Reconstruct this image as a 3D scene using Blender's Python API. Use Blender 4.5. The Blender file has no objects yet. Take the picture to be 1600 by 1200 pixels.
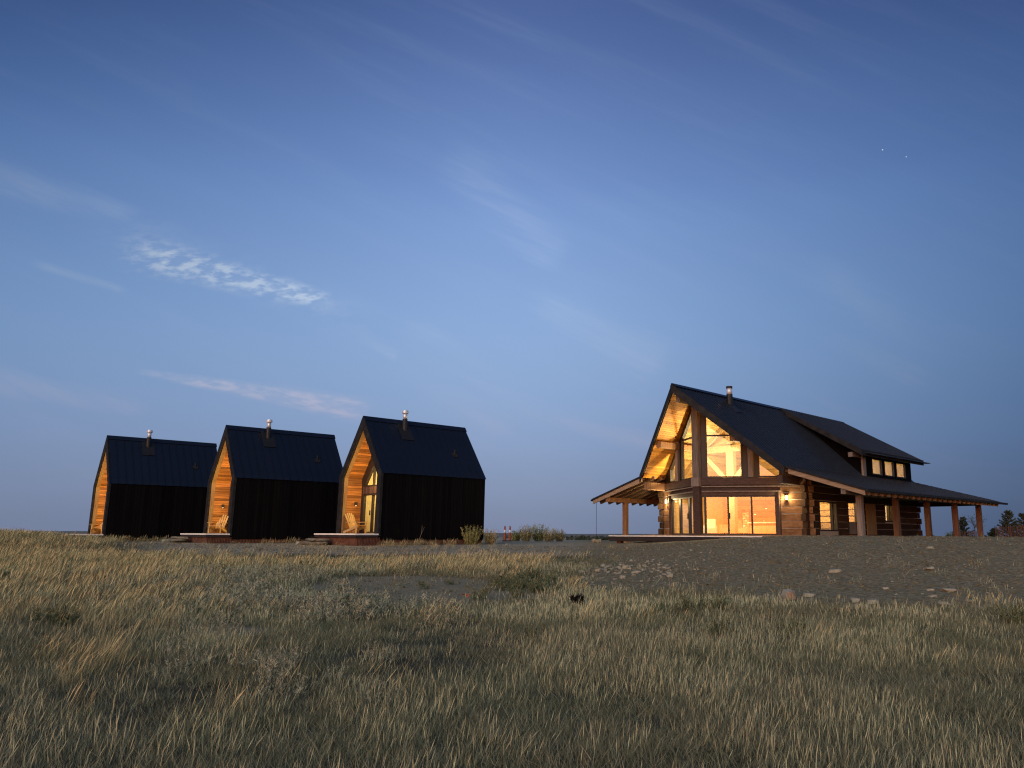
import bpy, bmesh, math, random
import numpy as np
from mathutils import Vector, Matrix, Euler

R = math.radians
random.seed(7)
rng = np.random.default_rng(7)
sc = bpy.context.scene
col = sc.collection

# ------------------------------------------------------------------ camera
FPX, CX, HY, ROLL = 1215.0, 918.0, 835.0, 0.0045     # pixels of the 1600 x 1200 photograph
PITCH = math.atan((HY - 600.0) / FPX)
cam_d = bpy.data.cameras.new('camera')
cam = bpy.data.objects.new('camera', cam_d)
col.objects.link(cam)
sc.camera = cam
cam_d.sensor_width = 36.0
cam_d.lens = FPX / 1600.0 * 36.0
cam_d.shift_x = -(CX - 800.0) / 1600.0
cam_d.clip_start = 0.05
cam_d.clip_end = 30000.0
cam.matrix_world = Matrix.Rotation(math.pi / 2 + PITCH, 4, 'X') @ Matrix.Rotation(ROLL, 4, 'Z')

# ------------------------------------------------------------------ node helpers
class NT:
    def __init__(s, tree): s.t = tree
    def n(s, typ, **kw):
        nd = s.t.nodes.new(typ)
        for k, v in kw.items(): setattr(nd, k, v)
        return nd
    def put(s, sock, v):
        if v is None: return
        if isinstance(v, bpy.types.NodeSocket): s.t.links.new(v, sock)
        else:
            if hasattr(sock, 'default_value') and not isinstance(sock.default_value, (int, float)):
                v = tuple(v)
                if len(sock.default_value) == 4 and len(v) == 3: v = v + (1.0,)
            sock.default_value = v
    def m(s, op, a, b=None, c=None, clamp=False):
        nd = s.n('ShaderNodeMath', operation=op, use_clamp=clamp)
        s.put(nd.inputs[0], a); s.put(nd.inputs[1], b)
        if c is not None: s.put(nd.inputs[2], c)
        return nd.outputs[0]
    def vm(s, op, a, b=None):
        nd = s.n('ShaderNodeVectorMath', operation=op)
        s.put(nd.inputs[0], a); s.put(nd.inputs[1], b)
        return nd.outputs[0]
    def sstep(s, x, a, b):
        nd = s.n('ShaderNodeMapRange', interpolation_type='SMOOTHSTEP')
        s.put(nd.inputs[0], x); s.put(nd.inputs[1], a); s.put(nd.inputs[2], b)
        return nd.outputs[0]
    def mix(s, f, a, b, blend='MIX'):
        nd = s.n('ShaderNodeMix', data_type='RGBA', blend_type=blend)
        s.put(nd.inputs[0], f); s.put(nd.inputs[6], a); s.put(nd.inputs[7], b)
        return nd.outputs[2]
    def noise(s, vec, scale, detail=4, rough=0.55):
        nd = s.n('ShaderNodeTexNoise')
        s.put(nd.inputs['Vector'], vec); s.put(nd.inputs['Scale'], scale)
        s.put(nd.inputs['Detail'], detail); s.put(nd.inputs['Roughness'], rough)
        return nd.outputs[0]
    def ramp(s, f, stops, interp='LINEAR'):
        nd = s.n('ShaderNodeValToRGB'); cr = nd.color_ramp; cr.interpolation = interp
        while len(cr.elements) < len(stops): cr.elements.new(0.5)
        for e, (p, c) in zip(cr.elements, stops):
            e.position = p; e.color = (*c, 1.0)
        s.put(nd.inputs[0], f)
        return nd.outputs[0]
    def comb(s, x, y, z):
        nd = s.n('ShaderNodeCombineXYZ')
        for i, v in enumerate((x, y, z)): s.put(nd.inputs[i], v)
        return nd.outputs[0]
    def sep(s, v):
        nd = s.n('ShaderNodeSeparateXYZ'); s.put(nd.inputs[0], v)
        return nd.outputs

def lin(r, g, b):
    f = lambda c: (c / 255 / 12.92) if c / 255 <= 0.04045 else ((c / 255 + 0.055) / 1.055) ** 2.4
    return (f(r), f(g), f(b))

# ------------------------------------------------------------------ world: dusk sky, sun already set behind the camera
SKY_STRENGTH, WEST_STRENGTH = 1.0, 0.48
SUN_AZ = R(205)              # behind the camera, a little to its left
world = bpy.data.worlds.new('World')
sc.world = world
world.use_nodes = True
W = NT(world.node_tree)
bg = world.node_tree.nodes['Background']
d = W.n('ShaderNodeTexCoord').outputs['Generated']
dx, dy, dz = W.sep(d)
east = W.ramp(dz, [(0.0, lin(120, 131, 159)), (0.045, lin(132, 146, 174)), (0.11, lin(139, 160, 196)), (0.22, lin(144, 175, 217)), (0.33, lin(134, 165, 214)),
                   (0.43, lin(118, 150, 206)), (0.60, lin(68, 91, 146)), (1.0, lin(58, 78, 128))], 'B_SPLINE')
hl = W.m('SQRT', W.m('ADD', W.m('MULTIPLY', dx, dx), W.m('ADD', W.m('MULTIPLY', dy, dy), 1e-5)))
ca = W.m('DIVIDE', W.m('ADD', W.m('MULTIPLY', dx, -0.105), W.m('MULTIPLY', dy, 0.9945)), hl)      # cosine of azimuth off mid-view; lens vignetting goes into the sky colour by it
rightside = W.sstep(W.m('SUBTRACT', dx, W.m('MULTIPLY', dy, -0.105)), -0.15, 0.15)
kl_ = W.m('ADD', 0.42, W.m('MULTIPLY', dz, 3.8)); kr_ = W.m('SUBTRACT', 2.25, W.m('MULTIPLY', dz, 0.9))
sh_ = W.m('SQRT', W.m('MAXIMUM', W.m('MULTIPLY', W.m('SUBTRACT', 1.0, ca), 0.5), 0.0))
sh_ = W.m('SUBTRACT', W.m('SQRT', W.m('ADD', W.m('MULTIPLY', sh_, sh_), 0.003)), 0.0548)
kk_ = W.m('ADD', kl_, W.m('MULTIPLY', rightside, W.m('SUBTRACT', kr_, kl_)))
azf = W.m('MAXIMUM', W.m('SUBTRACT', 1.0, W.m('MULTIPLY', sh_, kk_)), 0.42)
east = W.mix(1.0, east, W.comb(W.m('POWER', azf, 1.25), azf, W.m('POWER', azf, 0.78)), 'MULTIPLY')
# thin clouds, laid out on directions (x/y, z/y) of the sky
ydir = W.m('MAXIMUM', dy, 0.05)
ga, ge = W.m('DIVIDE', dx, ydir), W.m('DIVIDE', dz, ydir)
def pix(x, y):
    X = (x - CX); Y = (y - 600.0)
    X, Y = X * math.cos(ROLL) + Y * math.sin(ROLL), -X * math.sin(ROLL) + Y * math.cos(ROLL)
    yy = FPX * math.cos(PITCH) + Y * math.sin(PITCH); zz = FPX * math.sin(PITCH) - Y * math.cos(PITCH)
    return X / yy, zz / yy
def band(p0, p1, half0, half1, soft=0.5):
    """mask of an elongated cloud between two sky directions; half widths in the same tangent units"""
    (a0, e0), (a1, e1) = pix(*p0), pix(*p1)
    L = math.hypot(a1 - a0, e1 - e0); ux, uy = (a1 - a0) / L, (e1 - e0) / L
    ra, re = W.m('SUBTRACT', ga, a0), W.m('SUBTRACT', ge, e0)
    s_ = W.m('DIVIDE', W.m('ADD', W.m('MULTIPLY', ra, ux), W.m('MULTIPLY', re, uy)), L)
    t_ = W.m('SUBTRACT', W.m('MULTIPLY', re, ux), W.m('MULTIPLY', ra, uy))
    hw = W.m('ADD', half0, W.m('MULTIPLY', s_, half1 - half0))
    across = W.sstep(W.m('DIVIDE', W.m('ABSOLUTE', t_), hw), 1.0, 1.0 - soft)
    along = W.m('MULTIPLY', W.sstep(s_, -0.12, 0.2), W.sstep(s_, 1.1, 0.93))
    return W.m('MULTIPLY', across, along), s_, t_
gv = W.comb(ga, ge, 0.0)
rip = W.noise(W.vm('MULTIPLY', gv, (46.0, 112.0, 1.0)), 1.0, 3, 0.55)
rip2 = W.noise(W.vm('MULTIPLY', gv, (22.0, 48.0, 1.0)), 1.0, 4, 0.6)
mA, sA, tA = band((205, 392), (500, 468), 0.036, 0.018, 0.9)
cA = W.m('MULTIPLY', mA, W.m('ADD', W.m('MULTIPLY', W.sstep(W.m('ADD', W.m('MULTIPLY', rip, 0.75), W.m('MULTIPLY', rip2, 0.35)), 0.46, 0.68), 0.95), 0.10))
mB, sB, tB = band((235, 583), (560, 640), 0.007, 0.022, 0.8)
stk = W.noise(W.vm('MULTIPLY', W.comb(sA, W.m('MULTIPLY', tB, 10.0), 0.0), (5.0, 9.0, 1.0)), 1.0, 4, 0.6)
cB = W.m('MULTIPLY', mB, W.m('ADD', W.m('MULTIPLY', W.sstep(W.m('ADD', W.m('MULTIPLY', rip, 0.35), W.m('MULTIPLY', stk, 0.65)), 0.42, 0.64), 0.55), 0.18))
wisp = W.noise(W.vm('MULTIPLY', W.comb(W.m('ADD', ga, W.m('MULTIPLY', ge, 1.2)), W.m('SUBTRACT', ge, W.m('MULTIPLY', ga, -0.42)), 0.0), (5.0, 16.0, 1.0)), 1.0, 5, 0.6)
mC = W.m('ADD', band((-60, 270), (200, 335), 0.05, 0.02, 0.9)[0], W.m('ADD', W.m('MULTIPLY', band((700, 250), (870, 400), 0.05, 0.05, 1.0)[0], 0.9), W.m('ADD', W.m('MULTIPLY', band((840, 460), (1030, 570), 0.05, 0.05, 1.0)[0], 0.9), W.m('ADD', W.m('MULTIPLY', band((1290, 400), (1430, 600), 0.07, 0.07, 1.0)[0], 0.45), W.m('MULTIPLY', band((640, 500), (800, 660), 0.07, 0.07, 1.0)[0], 0.55)))))
mD = W.m('ADD', band((-60, 585), (220, 640), 0.028, 0.016, 0.9)[0], band((790, 640), (1060, 700), 0.016, 0.02, 1.0)[0])
mE = W.m('ADD', band((560, 520), (620, 555), 0.012, 0.014, 1.0)[0], band((55, 412), (190, 452), 0.010, 0.008, 1.0)[0])
cC = W.m('MULTIPLY', W.m('ADD', W.m('ADD', W.m('MULTIPLY', mC, 0.55), W.m('MULTIPLY', mD, 0.5)), W.m('MULTIPLY', mE, 0.55)), W.sstep(wisp, 0.30, 0.75))
cA = W.m('ADD', cA, W.m('MULTIPLY', W.m('MULTIPLY', band((160, 350), (560, 500), 0.055, 0.035, 1.0)[0], W.sstep(rip2, 0.35, 0.7)), 0.16))
veil = W.m('MULTIPLY', W.sstep(wisp, 0.42, 0.85), 0.07)
cl = W.m('ADD', W.m('ADD', cA, cB), W.m('ADD', W.m('MULTIPLY', cC, 0.5), veil), clamp=True)
cl = W.m('MULTIPLY', cl, W.sstep(dy, 0.1, 0.35))
warm = W.sstep(ge, 0.12, 0.30)
ccol = W.mix(warm, lin(186, 182, 204), lin(188, 208, 236))
east = W.mix(cl, east, W.mix(1.0, ccol, W.comb(azf, azf, azf), 'MULTIPLY'))
# two early stars
for sx, sy, st in ((1379, 234, 0.9), (1416, 245, 0.6)):
    a_, e_ = pix(sx, sy); v = Vector((a_, 1.0, e_)).normalized()
    dist = W.n('ShaderNodeVectorMath', operation='DISTANCE')
    W.put(dist.inputs[0], d); W.put(dist.inputs[1], tuple(v))
    sp = W.m('MULTIPLY', W.sstep(dist.outputs['Value'], 0.0009, 0.0003), st)
    east = W.mix(sp, east, (0.8, 0.85, 1.0))
sky = W.n('ShaderNodeTexSky', sky_type='NISHITA', sun_disc=False, sun_elevation=R(3.0), sun_rotation=SUN_AZ,
          air_density=1.0, dust_density=1.2, ozone_density=2.0)
pinkf = W.sstep(dz, 0.13, 0.01)
west = W.mix(1.0, sky.outputs[0], (WEST_STRENGTH * 0.86, WEST_STRENGTH * 0.85, WEST_STRENGTH * 0.95), 'MULTIPLY')
west = W.mix(1.0, west, W.mix(pinkf, (1.0, 1.0, 1.0), (1.25, 0.66, 1.0)), 'MULTIPLY')
wf = W.sstep(dy, 0.25, -0.55)
W.put(bg.inputs[0], W.mix(wf, east, west))
bg.inputs[1].default_value = SKY_STRENGTH

# afterglow of the set sun: one weak, broad, warm lamp from the same direction as the sky's sun
sun_d = bpy.data.lights.new('sun', 'SUN'); sun_d.energy = 0.85; sun_d.angle = R(50); sun_d.color = (1.0, 0.95, 0.80)
sun = bpy.data.objects.new('sun', sun_d); col.objects.link(sun)
sdir = Vector((math.sin(SUN_AZ) , math.cos(SUN_AZ), 0.0))
sdir = Vector((sdir.x * math.cos(R(32)), sdir.y * math.cos(R(32)), math.sin(R(32))))
sun.rotation_euler = sdir.to_track_quat('Z', 'Y').to_euler()

vs = sc.view_settings
vs.view_transform = 'Standard'; vs.look = 'None'; vs.exposure = 0.0; vs.gamma = 1.0
vs.use_curve_mapping = False
sc.render.engine = 'CYCLES'
sc.cycles.use_denoising = True
sc.cycles.denoiser = 'OPENIMAGEDENOISE'
sc.cycles.denoising_input_passes = 'RGB_ALBEDO_NORMAL'
sc.cycles.denoising_prefilter = 'NONE'
sc.cycles.filter_width = 1.2
sc.cycles.use_adaptive_sampling = False
sc.cycles.max_bounces = 7
sc.cycles.transparent_max_bounces = 12
sc.cycles.sample_clamp_indirect = 0.9
sc.cycles.sample_clamp_direct = 6.0
sc.cycles.caustics_reflective = False
sc.cycles.caustics_refractive = False

# ------------------------------------------------------------------ materials
def mat(name, base=(0.5, 0.5, 0.5), rough=0.7, metal=0.0, spec=0.3, grain=None, tone=0.0, bump=0.0, var=None, emit=None):
    """grain = (sx, sy, sz, colour2): stretched noise towards colour2; tone = how far the per-vertex 'tone' value moves it;
    var = (scale, colour3, amount): blotches"""
    mt = bpy.data.materials.new(name); mt.use_nodes = True
    N = NT(mt.node_tree); b = mt.node_tree.nodes['Principled BSDF']
    c = tuple(base) + (1.0,)
    oc = N.n('ShaderNodeTexCoord').outputs['Object']
    h = None
    if grain:
        g = N.noise(N.vm('MULTIPLY', oc, grain[:3]), 1.0, 5, 0.6)
        c = N.mix(N.sstep(g, 0.3, 0.72), base, grain[3]); h = g
    if var:
        v = N.noise(oc, var[0], 4, 0.6)
        c = N.mix(N.m('MULTIPLY', N.sstep(v, 0.4, 0.7), var[2]), c, var[1])
        if h is None: h = v
    if tone:
        at = N.n('ShaderNodeAttribute', attribute_name='tone').outputs['Fac']
        k = N.m('ADD', 1.0, N.m('MULTIPLY', N.m('SUBTRACT', at, 0.5), tone))
        c = N.mix(1.0, c, N.comb(k, k, k), 'MULTIPLY')
    N.put(b.inputs['Base Color'], c)
    b.inputs['Roughness'].default_value = rough
    b.inputs['Metallic'].default_value = metal
    b.inputs['Specular IOR Level'].default_value = spec
    if bump and h is not None:
        bp = N.n('ShaderNodeBump'); bp.inputs['Strength'].default_value = bump; bp.inputs['Distance'].default_value = 0.02
        N.put(bp.inputs['Height'], h); N.put(b.inputs['Normal'], bp.outputs[0])
    if emit:
        N.put(b.inputs['Emission Color'], emit[0]); b.inputs['Emission Strength'].default_value = emit[1]
    return mt

M = {}
M['roof_metal'] = mat('roof_metal', (0.0045, 0.008, 0.017), 0.36, 0.0, 0.5, var=(0.9, (0.007, 0.011, 0.022), 0.7))
M['black_trim'] = mat('black_trim', (0.017, 0.017, 0.019), 0.7, 0.0, 0.12, var=(3.0, (0.038, 0.038, 0.040), 0.6))
M['black_siding'] = mat('black_siding', (0.0030, 0.0029, 0.0036), 0.8, 0, 0.05, grain=(14, 14, 0.7, (0.0052, 0.0048, 0.0052)), tone=0.7, bump=0.2)
M['cedar'] = mat('cedar', (0.47, 0.215, 0.058), 0.6, 0, 0.25, grain=(26, 1.2, 26, (0.28, 0.110, 0.026)), tone=0.95, bump=0.15)
M['cedar_trim'] = mat('cedar_trim', (0.32, 0.21, 0.10), 0.65, 0, 0.2, grain=(20, 20, 1.5, (0.22, 0.14, 0.06)), bump=0.1)
M['brown_siding'] = mat('brown_siding', (0.085, 0.050, 0.040), 0.75, 0, 0.2, grain=(20, 20, 1.2, (0.045, 0.027, 0.022)), tone=0.7, bump=0.2)
M['rust'] = mat('rust', (0.105, 0.055, 0.038), 0.85, 0, 0.15, grain=(9, 9, 2, (0.09, 0.034, 0.022)), var=(5, (0.22, 0.10, 0.06), 0.5), bump=0.2)
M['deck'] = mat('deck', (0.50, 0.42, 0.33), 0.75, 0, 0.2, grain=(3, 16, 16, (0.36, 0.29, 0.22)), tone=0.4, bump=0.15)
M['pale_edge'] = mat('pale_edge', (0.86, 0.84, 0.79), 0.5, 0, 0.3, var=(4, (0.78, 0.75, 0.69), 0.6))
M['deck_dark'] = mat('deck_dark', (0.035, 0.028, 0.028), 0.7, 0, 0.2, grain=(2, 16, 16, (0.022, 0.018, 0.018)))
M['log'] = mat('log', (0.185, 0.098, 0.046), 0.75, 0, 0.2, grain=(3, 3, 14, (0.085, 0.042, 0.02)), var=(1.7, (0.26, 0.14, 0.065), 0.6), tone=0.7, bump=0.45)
M['log_shaded'] = mat('log_shaded', (0.060, 0.034, 0.020), 0.8, 0, 0.15, grain=(14, 2, 14, (0.030, 0.018, 0.011)), var=(1.3, (0.075, 0.045, 0.026), 0.6), tone=0.7, bump=0.45)  # same logs coloured darker: the shade under the porch roofs is painted in
M['chink'] = mat('chink', (0.40, 0.36, 0.31), 0.9, 0, 0.1, var=(6, (0.30, 0.27, 0.23), 0.6))
M['timber'] = mat('timber', (0.30, 0.165, 0.085), 0.7, 0, 0.2, grain=(16, 16, 1.1, (0.16, 0.083, 0.04)), tone=0.5, bump=0.3)
M['timber_brown'] = mat('timber_brown', (0.165, 0.090, 0.055), 0.75, 0, 0.15, grain=(16, 16, 1.1, (0.095, 0.050, 0.032)), tone=0.6, bump=0.3)
M['timber_grey'] = mat('timber_grey', (0.23, 0.19, 0.165), 0.75, 0, 0.2, grain=(16, 16, 1.2, (0.13, 0.10, 0.085)), tone=0.5, bump=0.3)
M['timber_dark'] = mat('timber_dark', (0.085, 0.052, 0.042), 0.75, 0, 0.2, grain=(5, 5, 16, (0.045, 0.028, 0.024)), tone=0.4, bump=0.35)
M['frame_dark'] = mat('frame_dark', (0.022, 0.017, 0.016), 0.5, 0, 0.35, var=(5, (0.030, 0.022, 0.02), 0.6))
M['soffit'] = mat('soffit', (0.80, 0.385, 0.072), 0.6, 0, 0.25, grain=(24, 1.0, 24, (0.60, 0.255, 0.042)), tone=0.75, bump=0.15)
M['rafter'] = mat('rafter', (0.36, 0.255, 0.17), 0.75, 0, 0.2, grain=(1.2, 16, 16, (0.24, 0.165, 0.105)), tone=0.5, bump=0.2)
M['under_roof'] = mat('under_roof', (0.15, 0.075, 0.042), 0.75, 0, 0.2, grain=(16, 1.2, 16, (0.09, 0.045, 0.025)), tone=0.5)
M['interior_wood'] = mat('interior_wood', (0.50, 0.33, 0.135), 0.6, 0, 0.25, grain=(2, 2, 18, (0.34, 0.20, 0.075)), tone=0.8, bump=0.2)
M['interior_timber'] = mat('interior_timber', (0.30, 0.21, 0.105), 0.65, 0, 0.25, grain=(10, 10, 10, (0.22, 0.15, 0.07)), bump=0.2)
M['plaster'] = mat('plaster', (0.72, 0.62, 0.42), 0.85, 0, 0.1, var=(2, (0.64, 0.54, 0.36), 0.6))
M['floor_wood'] = mat('floor_wood', (0.30, 0.19, 0.10), 0.45, 0, 0.4, grain=(12, 1.2, 12, (0.20, 0.12, 0.06)), tone=0.4)
M['steel'] = mat('steel', (0.78, 0.79, 0.80), 0.38, 0.45, 0.5, var=(8, (0.62, 0.64, 0.66), 0.6))
M['dark_metal'] = mat('dark_metal', (0.02, 0.02, 0.022), 0.5, 0.4, 0.4, var=(6, (0.03, 0.03, 0.03), 0.6))
M['pine_wood'] = mat('pine_wood', (0.60, 0.40, 0.17), 0.65, 0, 0.25, grain=(18, 18, 1.6, (0.47, 0.29, 0.11)), tone=0.35, bump=0.1)
M['rock'] = mat('rock', (0.23, 0.215, 0.165), 0.95, 0, 0.08, var=(4.0, (0.37, 0.35, 0.275), 0.85), bump=0.5)
M['rock_rust'] = mat('rock_rust', (0.34, 0.32, 0.26), 0.9, 0, 0.15, var=(2.4, (0.26, 0.11, 0.05), 0.85), bump=0.5)
M['rock_dark'] = mat('rock_dark', (0.13, 0.118, 0.092), 0.95, 0, 0.08, var=(3.0, (0.25, 0.225, 0.175), 0.85), bump=0.5)
M['orange'] = mat('orange', (0.42, 0.085, 0.035), 0.6, 0, 0.3, var=(6, (0.34, 0.07, 0.03), 0.5))
M['white_band'] = mat('white_band', (0.78, 0.78, 0.80), 0.4, 0, 0.4, var=(9, (0.68, 0.68, 0.70), 0.4))
M['black_rubber'] = mat('black_rubber', (0.008, 0.008, 0.008), 0.8, 0, 0.2, var=(9, (0.013, 0.012, 0.011), 0.6))
M['fabric'] = mat('fabric', (0.48, 0.36, 0.20), 0.95, 0, 0.1, var=(8, (0.38, 0.27, 0.14), 0.6))
M['linen'] = mat('linen', (0.70, 0.62, 0.46), 0.95, 0, 0.1, var=(5, (0.60, 0.52, 0.36), 0.6))
M['bulb'] = mat('bulb', (1, 0.8, 0.5), 0.5, emit=((1.0, 0.72, 0.36, 1), 55.0))
M['bulb_soft'] = mat('bulb_soft', (1, 0.8, 0.5), 0.5, emit=((1.0, 0.66, 0.28, 1), 3.0))
M['bark'] = mat('bark', (0.09, 0.06, 0.045), 0.9, 0, 0.1, var=(8, (0.05, 0.035, 0.028), 0.7), bump=0.4)
M['picket'] = mat('picket', (0.105, 0.06, 0.048), 0.85, 0, 0.1, grain=(14, 14, 2, (0.11, 0.055, 0.042)), tone=0.6)

def glass_mat():
    mt = bpy.data.materials.new('window_glass'); mt.use_nodes = True
    N = NT(mt.node_tree); mt.node_tree.nodes.remove(mt.node_tree.nodes['Principled BSDF'])
    out = mt.node_tree.nodes['Material Output']
    ge_ = N.n('ShaderNodeNewGeometry')
    dt = N.n('ShaderNodeVectorMath', operation='DOT_PRODUCT'); N.put(dt.inputs[0], ge_.outputs['Normal']); N.put(dt.inputs[1], ge_.outputs['Incoming'])
    om = N.m('SUBTRACT', 1.0, N.m('ABSOLUTE', dt.outputs['Value']))
    fr = N.m('ADD', 0.09, N.m('MULTIPLY', N.m('POWER', om, 5.0), 0.90), clamp=True)
    tr = N.n('ShaderNodeBsdfTransparent'); tr.inputs[0].default_value = (0.93, 0.94, 0.93, 1)
    gl = N.n('ShaderNodeBsdfGlossy'); gl.inputs['Roughness'].default_value = 0.01
    mx = N.n('ShaderNodeMixShader')
    N.put(mx.inputs[0], fr); N.put(mx.inputs[1], tr.outputs[0]); N.put(mx.inputs[2], gl.outputs[0])
    N.put(out.inputs[0], mx.outputs[0])
    return mt
M['glass'] = glass_mat()

def leaf_mat(name, c_base, c_tip, c_alt, rough=0.75):
    """plants: colour runs from base to tip of each blade ('bt'), and each instance/plant varies ('tone')"""
    mt = bpy.data.materials.new(name); mt.use_nodes = True
    N = NT(mt.node_tree); b = mt.node_tree.nodes['Principled BSDF']
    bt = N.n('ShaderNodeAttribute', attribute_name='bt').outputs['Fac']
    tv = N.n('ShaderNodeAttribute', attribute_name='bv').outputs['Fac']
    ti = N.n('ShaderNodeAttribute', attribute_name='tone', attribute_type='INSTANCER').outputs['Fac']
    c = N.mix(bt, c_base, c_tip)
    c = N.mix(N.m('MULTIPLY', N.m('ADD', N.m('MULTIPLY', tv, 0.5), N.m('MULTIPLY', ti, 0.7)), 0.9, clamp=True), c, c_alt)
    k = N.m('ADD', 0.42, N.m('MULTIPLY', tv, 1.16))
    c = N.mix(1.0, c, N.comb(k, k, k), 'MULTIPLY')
    N.put(b.inputs['Base Color'], c)
    b.inputs['Roughness'].default_value = rough
    b.inputs['Specular IOR Level'].default_value = 0.2
    return mt

# ------------------------------------------------------------------ mesh helper
class MB:
    def __init__(s): s.v, s.f, s.m, s.t = [], [], [], []
    def add(s, vs, fs, m=0, tone=None):
        o = len(s.v); t = random.random() if tone is None else tone
        s.v += [tuple(p) for p in vs]; s.t += [t] * len(vs)
        s.f += [tuple(i + o for i in f) for f in fs]; s.m += [m] * len(fs)
    def box(s, x0, x1, y0, y1, z0, z1, m=0, tone=None):
        s.add([(x0, y0, z0), (x1, y0, z0), (x1, y1, z0), (x0, y1, z0), (x0, y0, z1), (x1, y0, z1), (x1, y1, z1), (x0, y1, z1)],
              [(0, 3, 2, 1), (4, 5, 6, 7), (0, 1, 5, 4), (1, 2, 6, 5), (2, 3, 7, 6), (3, 0, 4, 7)], m, tone)
    def prism(s, pts, vec, m=0, tone=None):
        n = len(pts); vec = Vector(vec); P = [Vector(p) for p in pts]
        nrm = Vector((0, 0, 0))
        for i in range(n): nrm += P[i].cross(P[(i + 1) % n])
        if nrm.dot(vec) > 0: P = P[::-1]
        s.add(P + [p + vec for p in P], [tuple(range(n)), tuple(range(2 * n - 1, n - 1, -1))] + [((i + 1) % n, i, n + i, n + (i + 1) % n) for i in range(n)], m, tone)
    def bar(s, p0, p1, w, h, up=(0, 0, 1), m=0, tone=None):
        """rectangular timber from p0 to p1 (axis through the middle), w across, h along up"""
        p0, p1 = Vector(p0), Vector(p1); a = (p1 - p0).normalized(); u = Vector(up)
        if abs(a.dot(u)) > 0.98: u = Vector((0, 1, 0))
        x = a.cross(u).normalized(); u = x.cross(a).normalized()
        q = [p0 + x * (sx * w / 2) + u * (sy * h / 2) for sx, sy in ((-1, -1), (1, -1), (1, 1), (-1, 1))]
        s.prism(q, p1 - p0, m, tone)
    def cyl(s, p0, p1, r0, r1=None, n=10, m=0, tone=None):
        r1 = r0 if r1 is None else r1
        p0, p1 = Vector(p0), Vector(p1); a = (p1 - p0).normalized()
        x = a.orthogonal().normalized(); y = a.cross(x)
        vs = [p + (x * math.cos(2 * math.pi * i / n) + y * math.sin(2 * math.pi * i / n)) * r for p, r in ((p0, r0), (p1, r1)) for i in range(n)]
        s.add(vs, [tuple(range(n - 1, -1, -1)), tuple(range(n, 2 * n))] + [(i, (i + 1) % n, n + (i + 1) % n, n + i) for i in range(n)], m, tone)
    def log(s, p0, p1, w, h, jit=0.018, m=0, ch=0.22, seg=None):
        """hewn log: chamfered section that wanders a little along its length"""
        p0, p1 = Vector(p0), Vector(p1); L = (p1 - p0).length; a = (p1 - p0) / L
        up = Vector((0, 0, 1)) if abs(a.z) < 0.9 else Vector((0, 1, 0))
        x = a.cross(up).normalized(); up = x.cross(a).normalized()
        n = seg or max(1, min(10, int(L / 0.55))); c = ch * min(w, h)
        prof = [(-w / 2 + c, -h / 2), (w / 2 - c, -h / 2), (w / 2, -h / 2 + c), (w / 2, h / 2 - c), (w / 2 - c, h / 2), (-w / 2 + c, h / 2), (-w / 2, h / 2 - c), (-w / 2, -h / 2 + c)]
        vs = []
        for k in range(n + 1):
            q = p0 + a * (L * k / n)
            for px_, py_ in prof:
                vs.append(q + x * (px_ + random.uniform(-jit, jit)) + up * (py_ + random.uniform(-jit, jit) * 0.6))
        fs = [tuple(range(8)), tuple(range(8 * n + 7, 8 * n - 1, -1))]
        for k in range(n):
            for i in range(8): fs.append((8 * k + (i + 1) % 8, 8 * k + i, 8 * k + 8 + i, 8 * k + 8 + (i + 1) % 8))
        s.add(vs, fs, m)
    def mesh(s, name, mats, smooth=False):
        me = bpy.data.meshes.new(name)
        me.from_pydata(s.v, [], s.f)
        for mm in (mats if isinstance(mats, (list, tuple)) else [mats]): me.materials.append(mm)
        me.polygons.foreach_set('material_index', s.m)
        if smooth: me.polygons.foreach_set('use_smooth', [True] * len(s.f))
        at = me.attributes.new('tone', 'FLOAT', 'POINT'); at.data.foreach_set('value', s.t)
        me.update()
        return me
    def build(s, name, mats, parent=None, smooth=False, **kw):
        o = bpy.data.objects.new(name, s.mesh(name, mats, smooth)); col.objects.link(o)
        if parent: o.parent = parent
        for k, v in kw.items(): o[k] = v
        return o

def boxpart(name, m, parent, *b, **kw):
    mb = MB(); mb.box(*b); return mb.build(name, m, parent, **kw)
def thing(name, label, cat, loc=(0, 0, 0), rz=0.0, scale=1.0, group=None):
    o = bpy.data.objects.new(name, None); col.objects.link(o)
    o.empty_display_size = 0.2
    o.location = loc; o.rotation_euler = (0, 0, rz); o.scale = (scale,) * 3
    o['label'] = label; o['category'] = cat
    if group: o['group'] = group
    return o
def tag(o, label, cat, group=None):
    o['label'] = label; o['category'] = cat
    if group: o['group'] = group
    return o
def copy_tree(o, parent=None):
    c = o.copy(); col.objects.link(c)
    if parent: c.parent = parent
    for ch in list(o.children): copy_tree(ch, c)
    return c
def lamp(name, kind, loc, power, color, parent=None, size=0.1, rot=None, size_y=None):
    ld = bpy.data.lights.new(name, kind); ld.energy = power; ld.color = color
    if kind == 'AREA':
        ld.size = size
        if size_y: ld.shape = 'RECTANGLE'; ld.size_y = size_y
    else: ld.shadow_soft_size = size
    o = bpy.data.objects.new(name, ld); col.objects.link(o); o.location = loc
    if rot: o.rotation_euler = rot
    if parent: o.parent = parent
    return o
WARM = (1.0, 0.60, 0.22)
WARM2 = (1.0, 0.74, 0.38)

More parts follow.
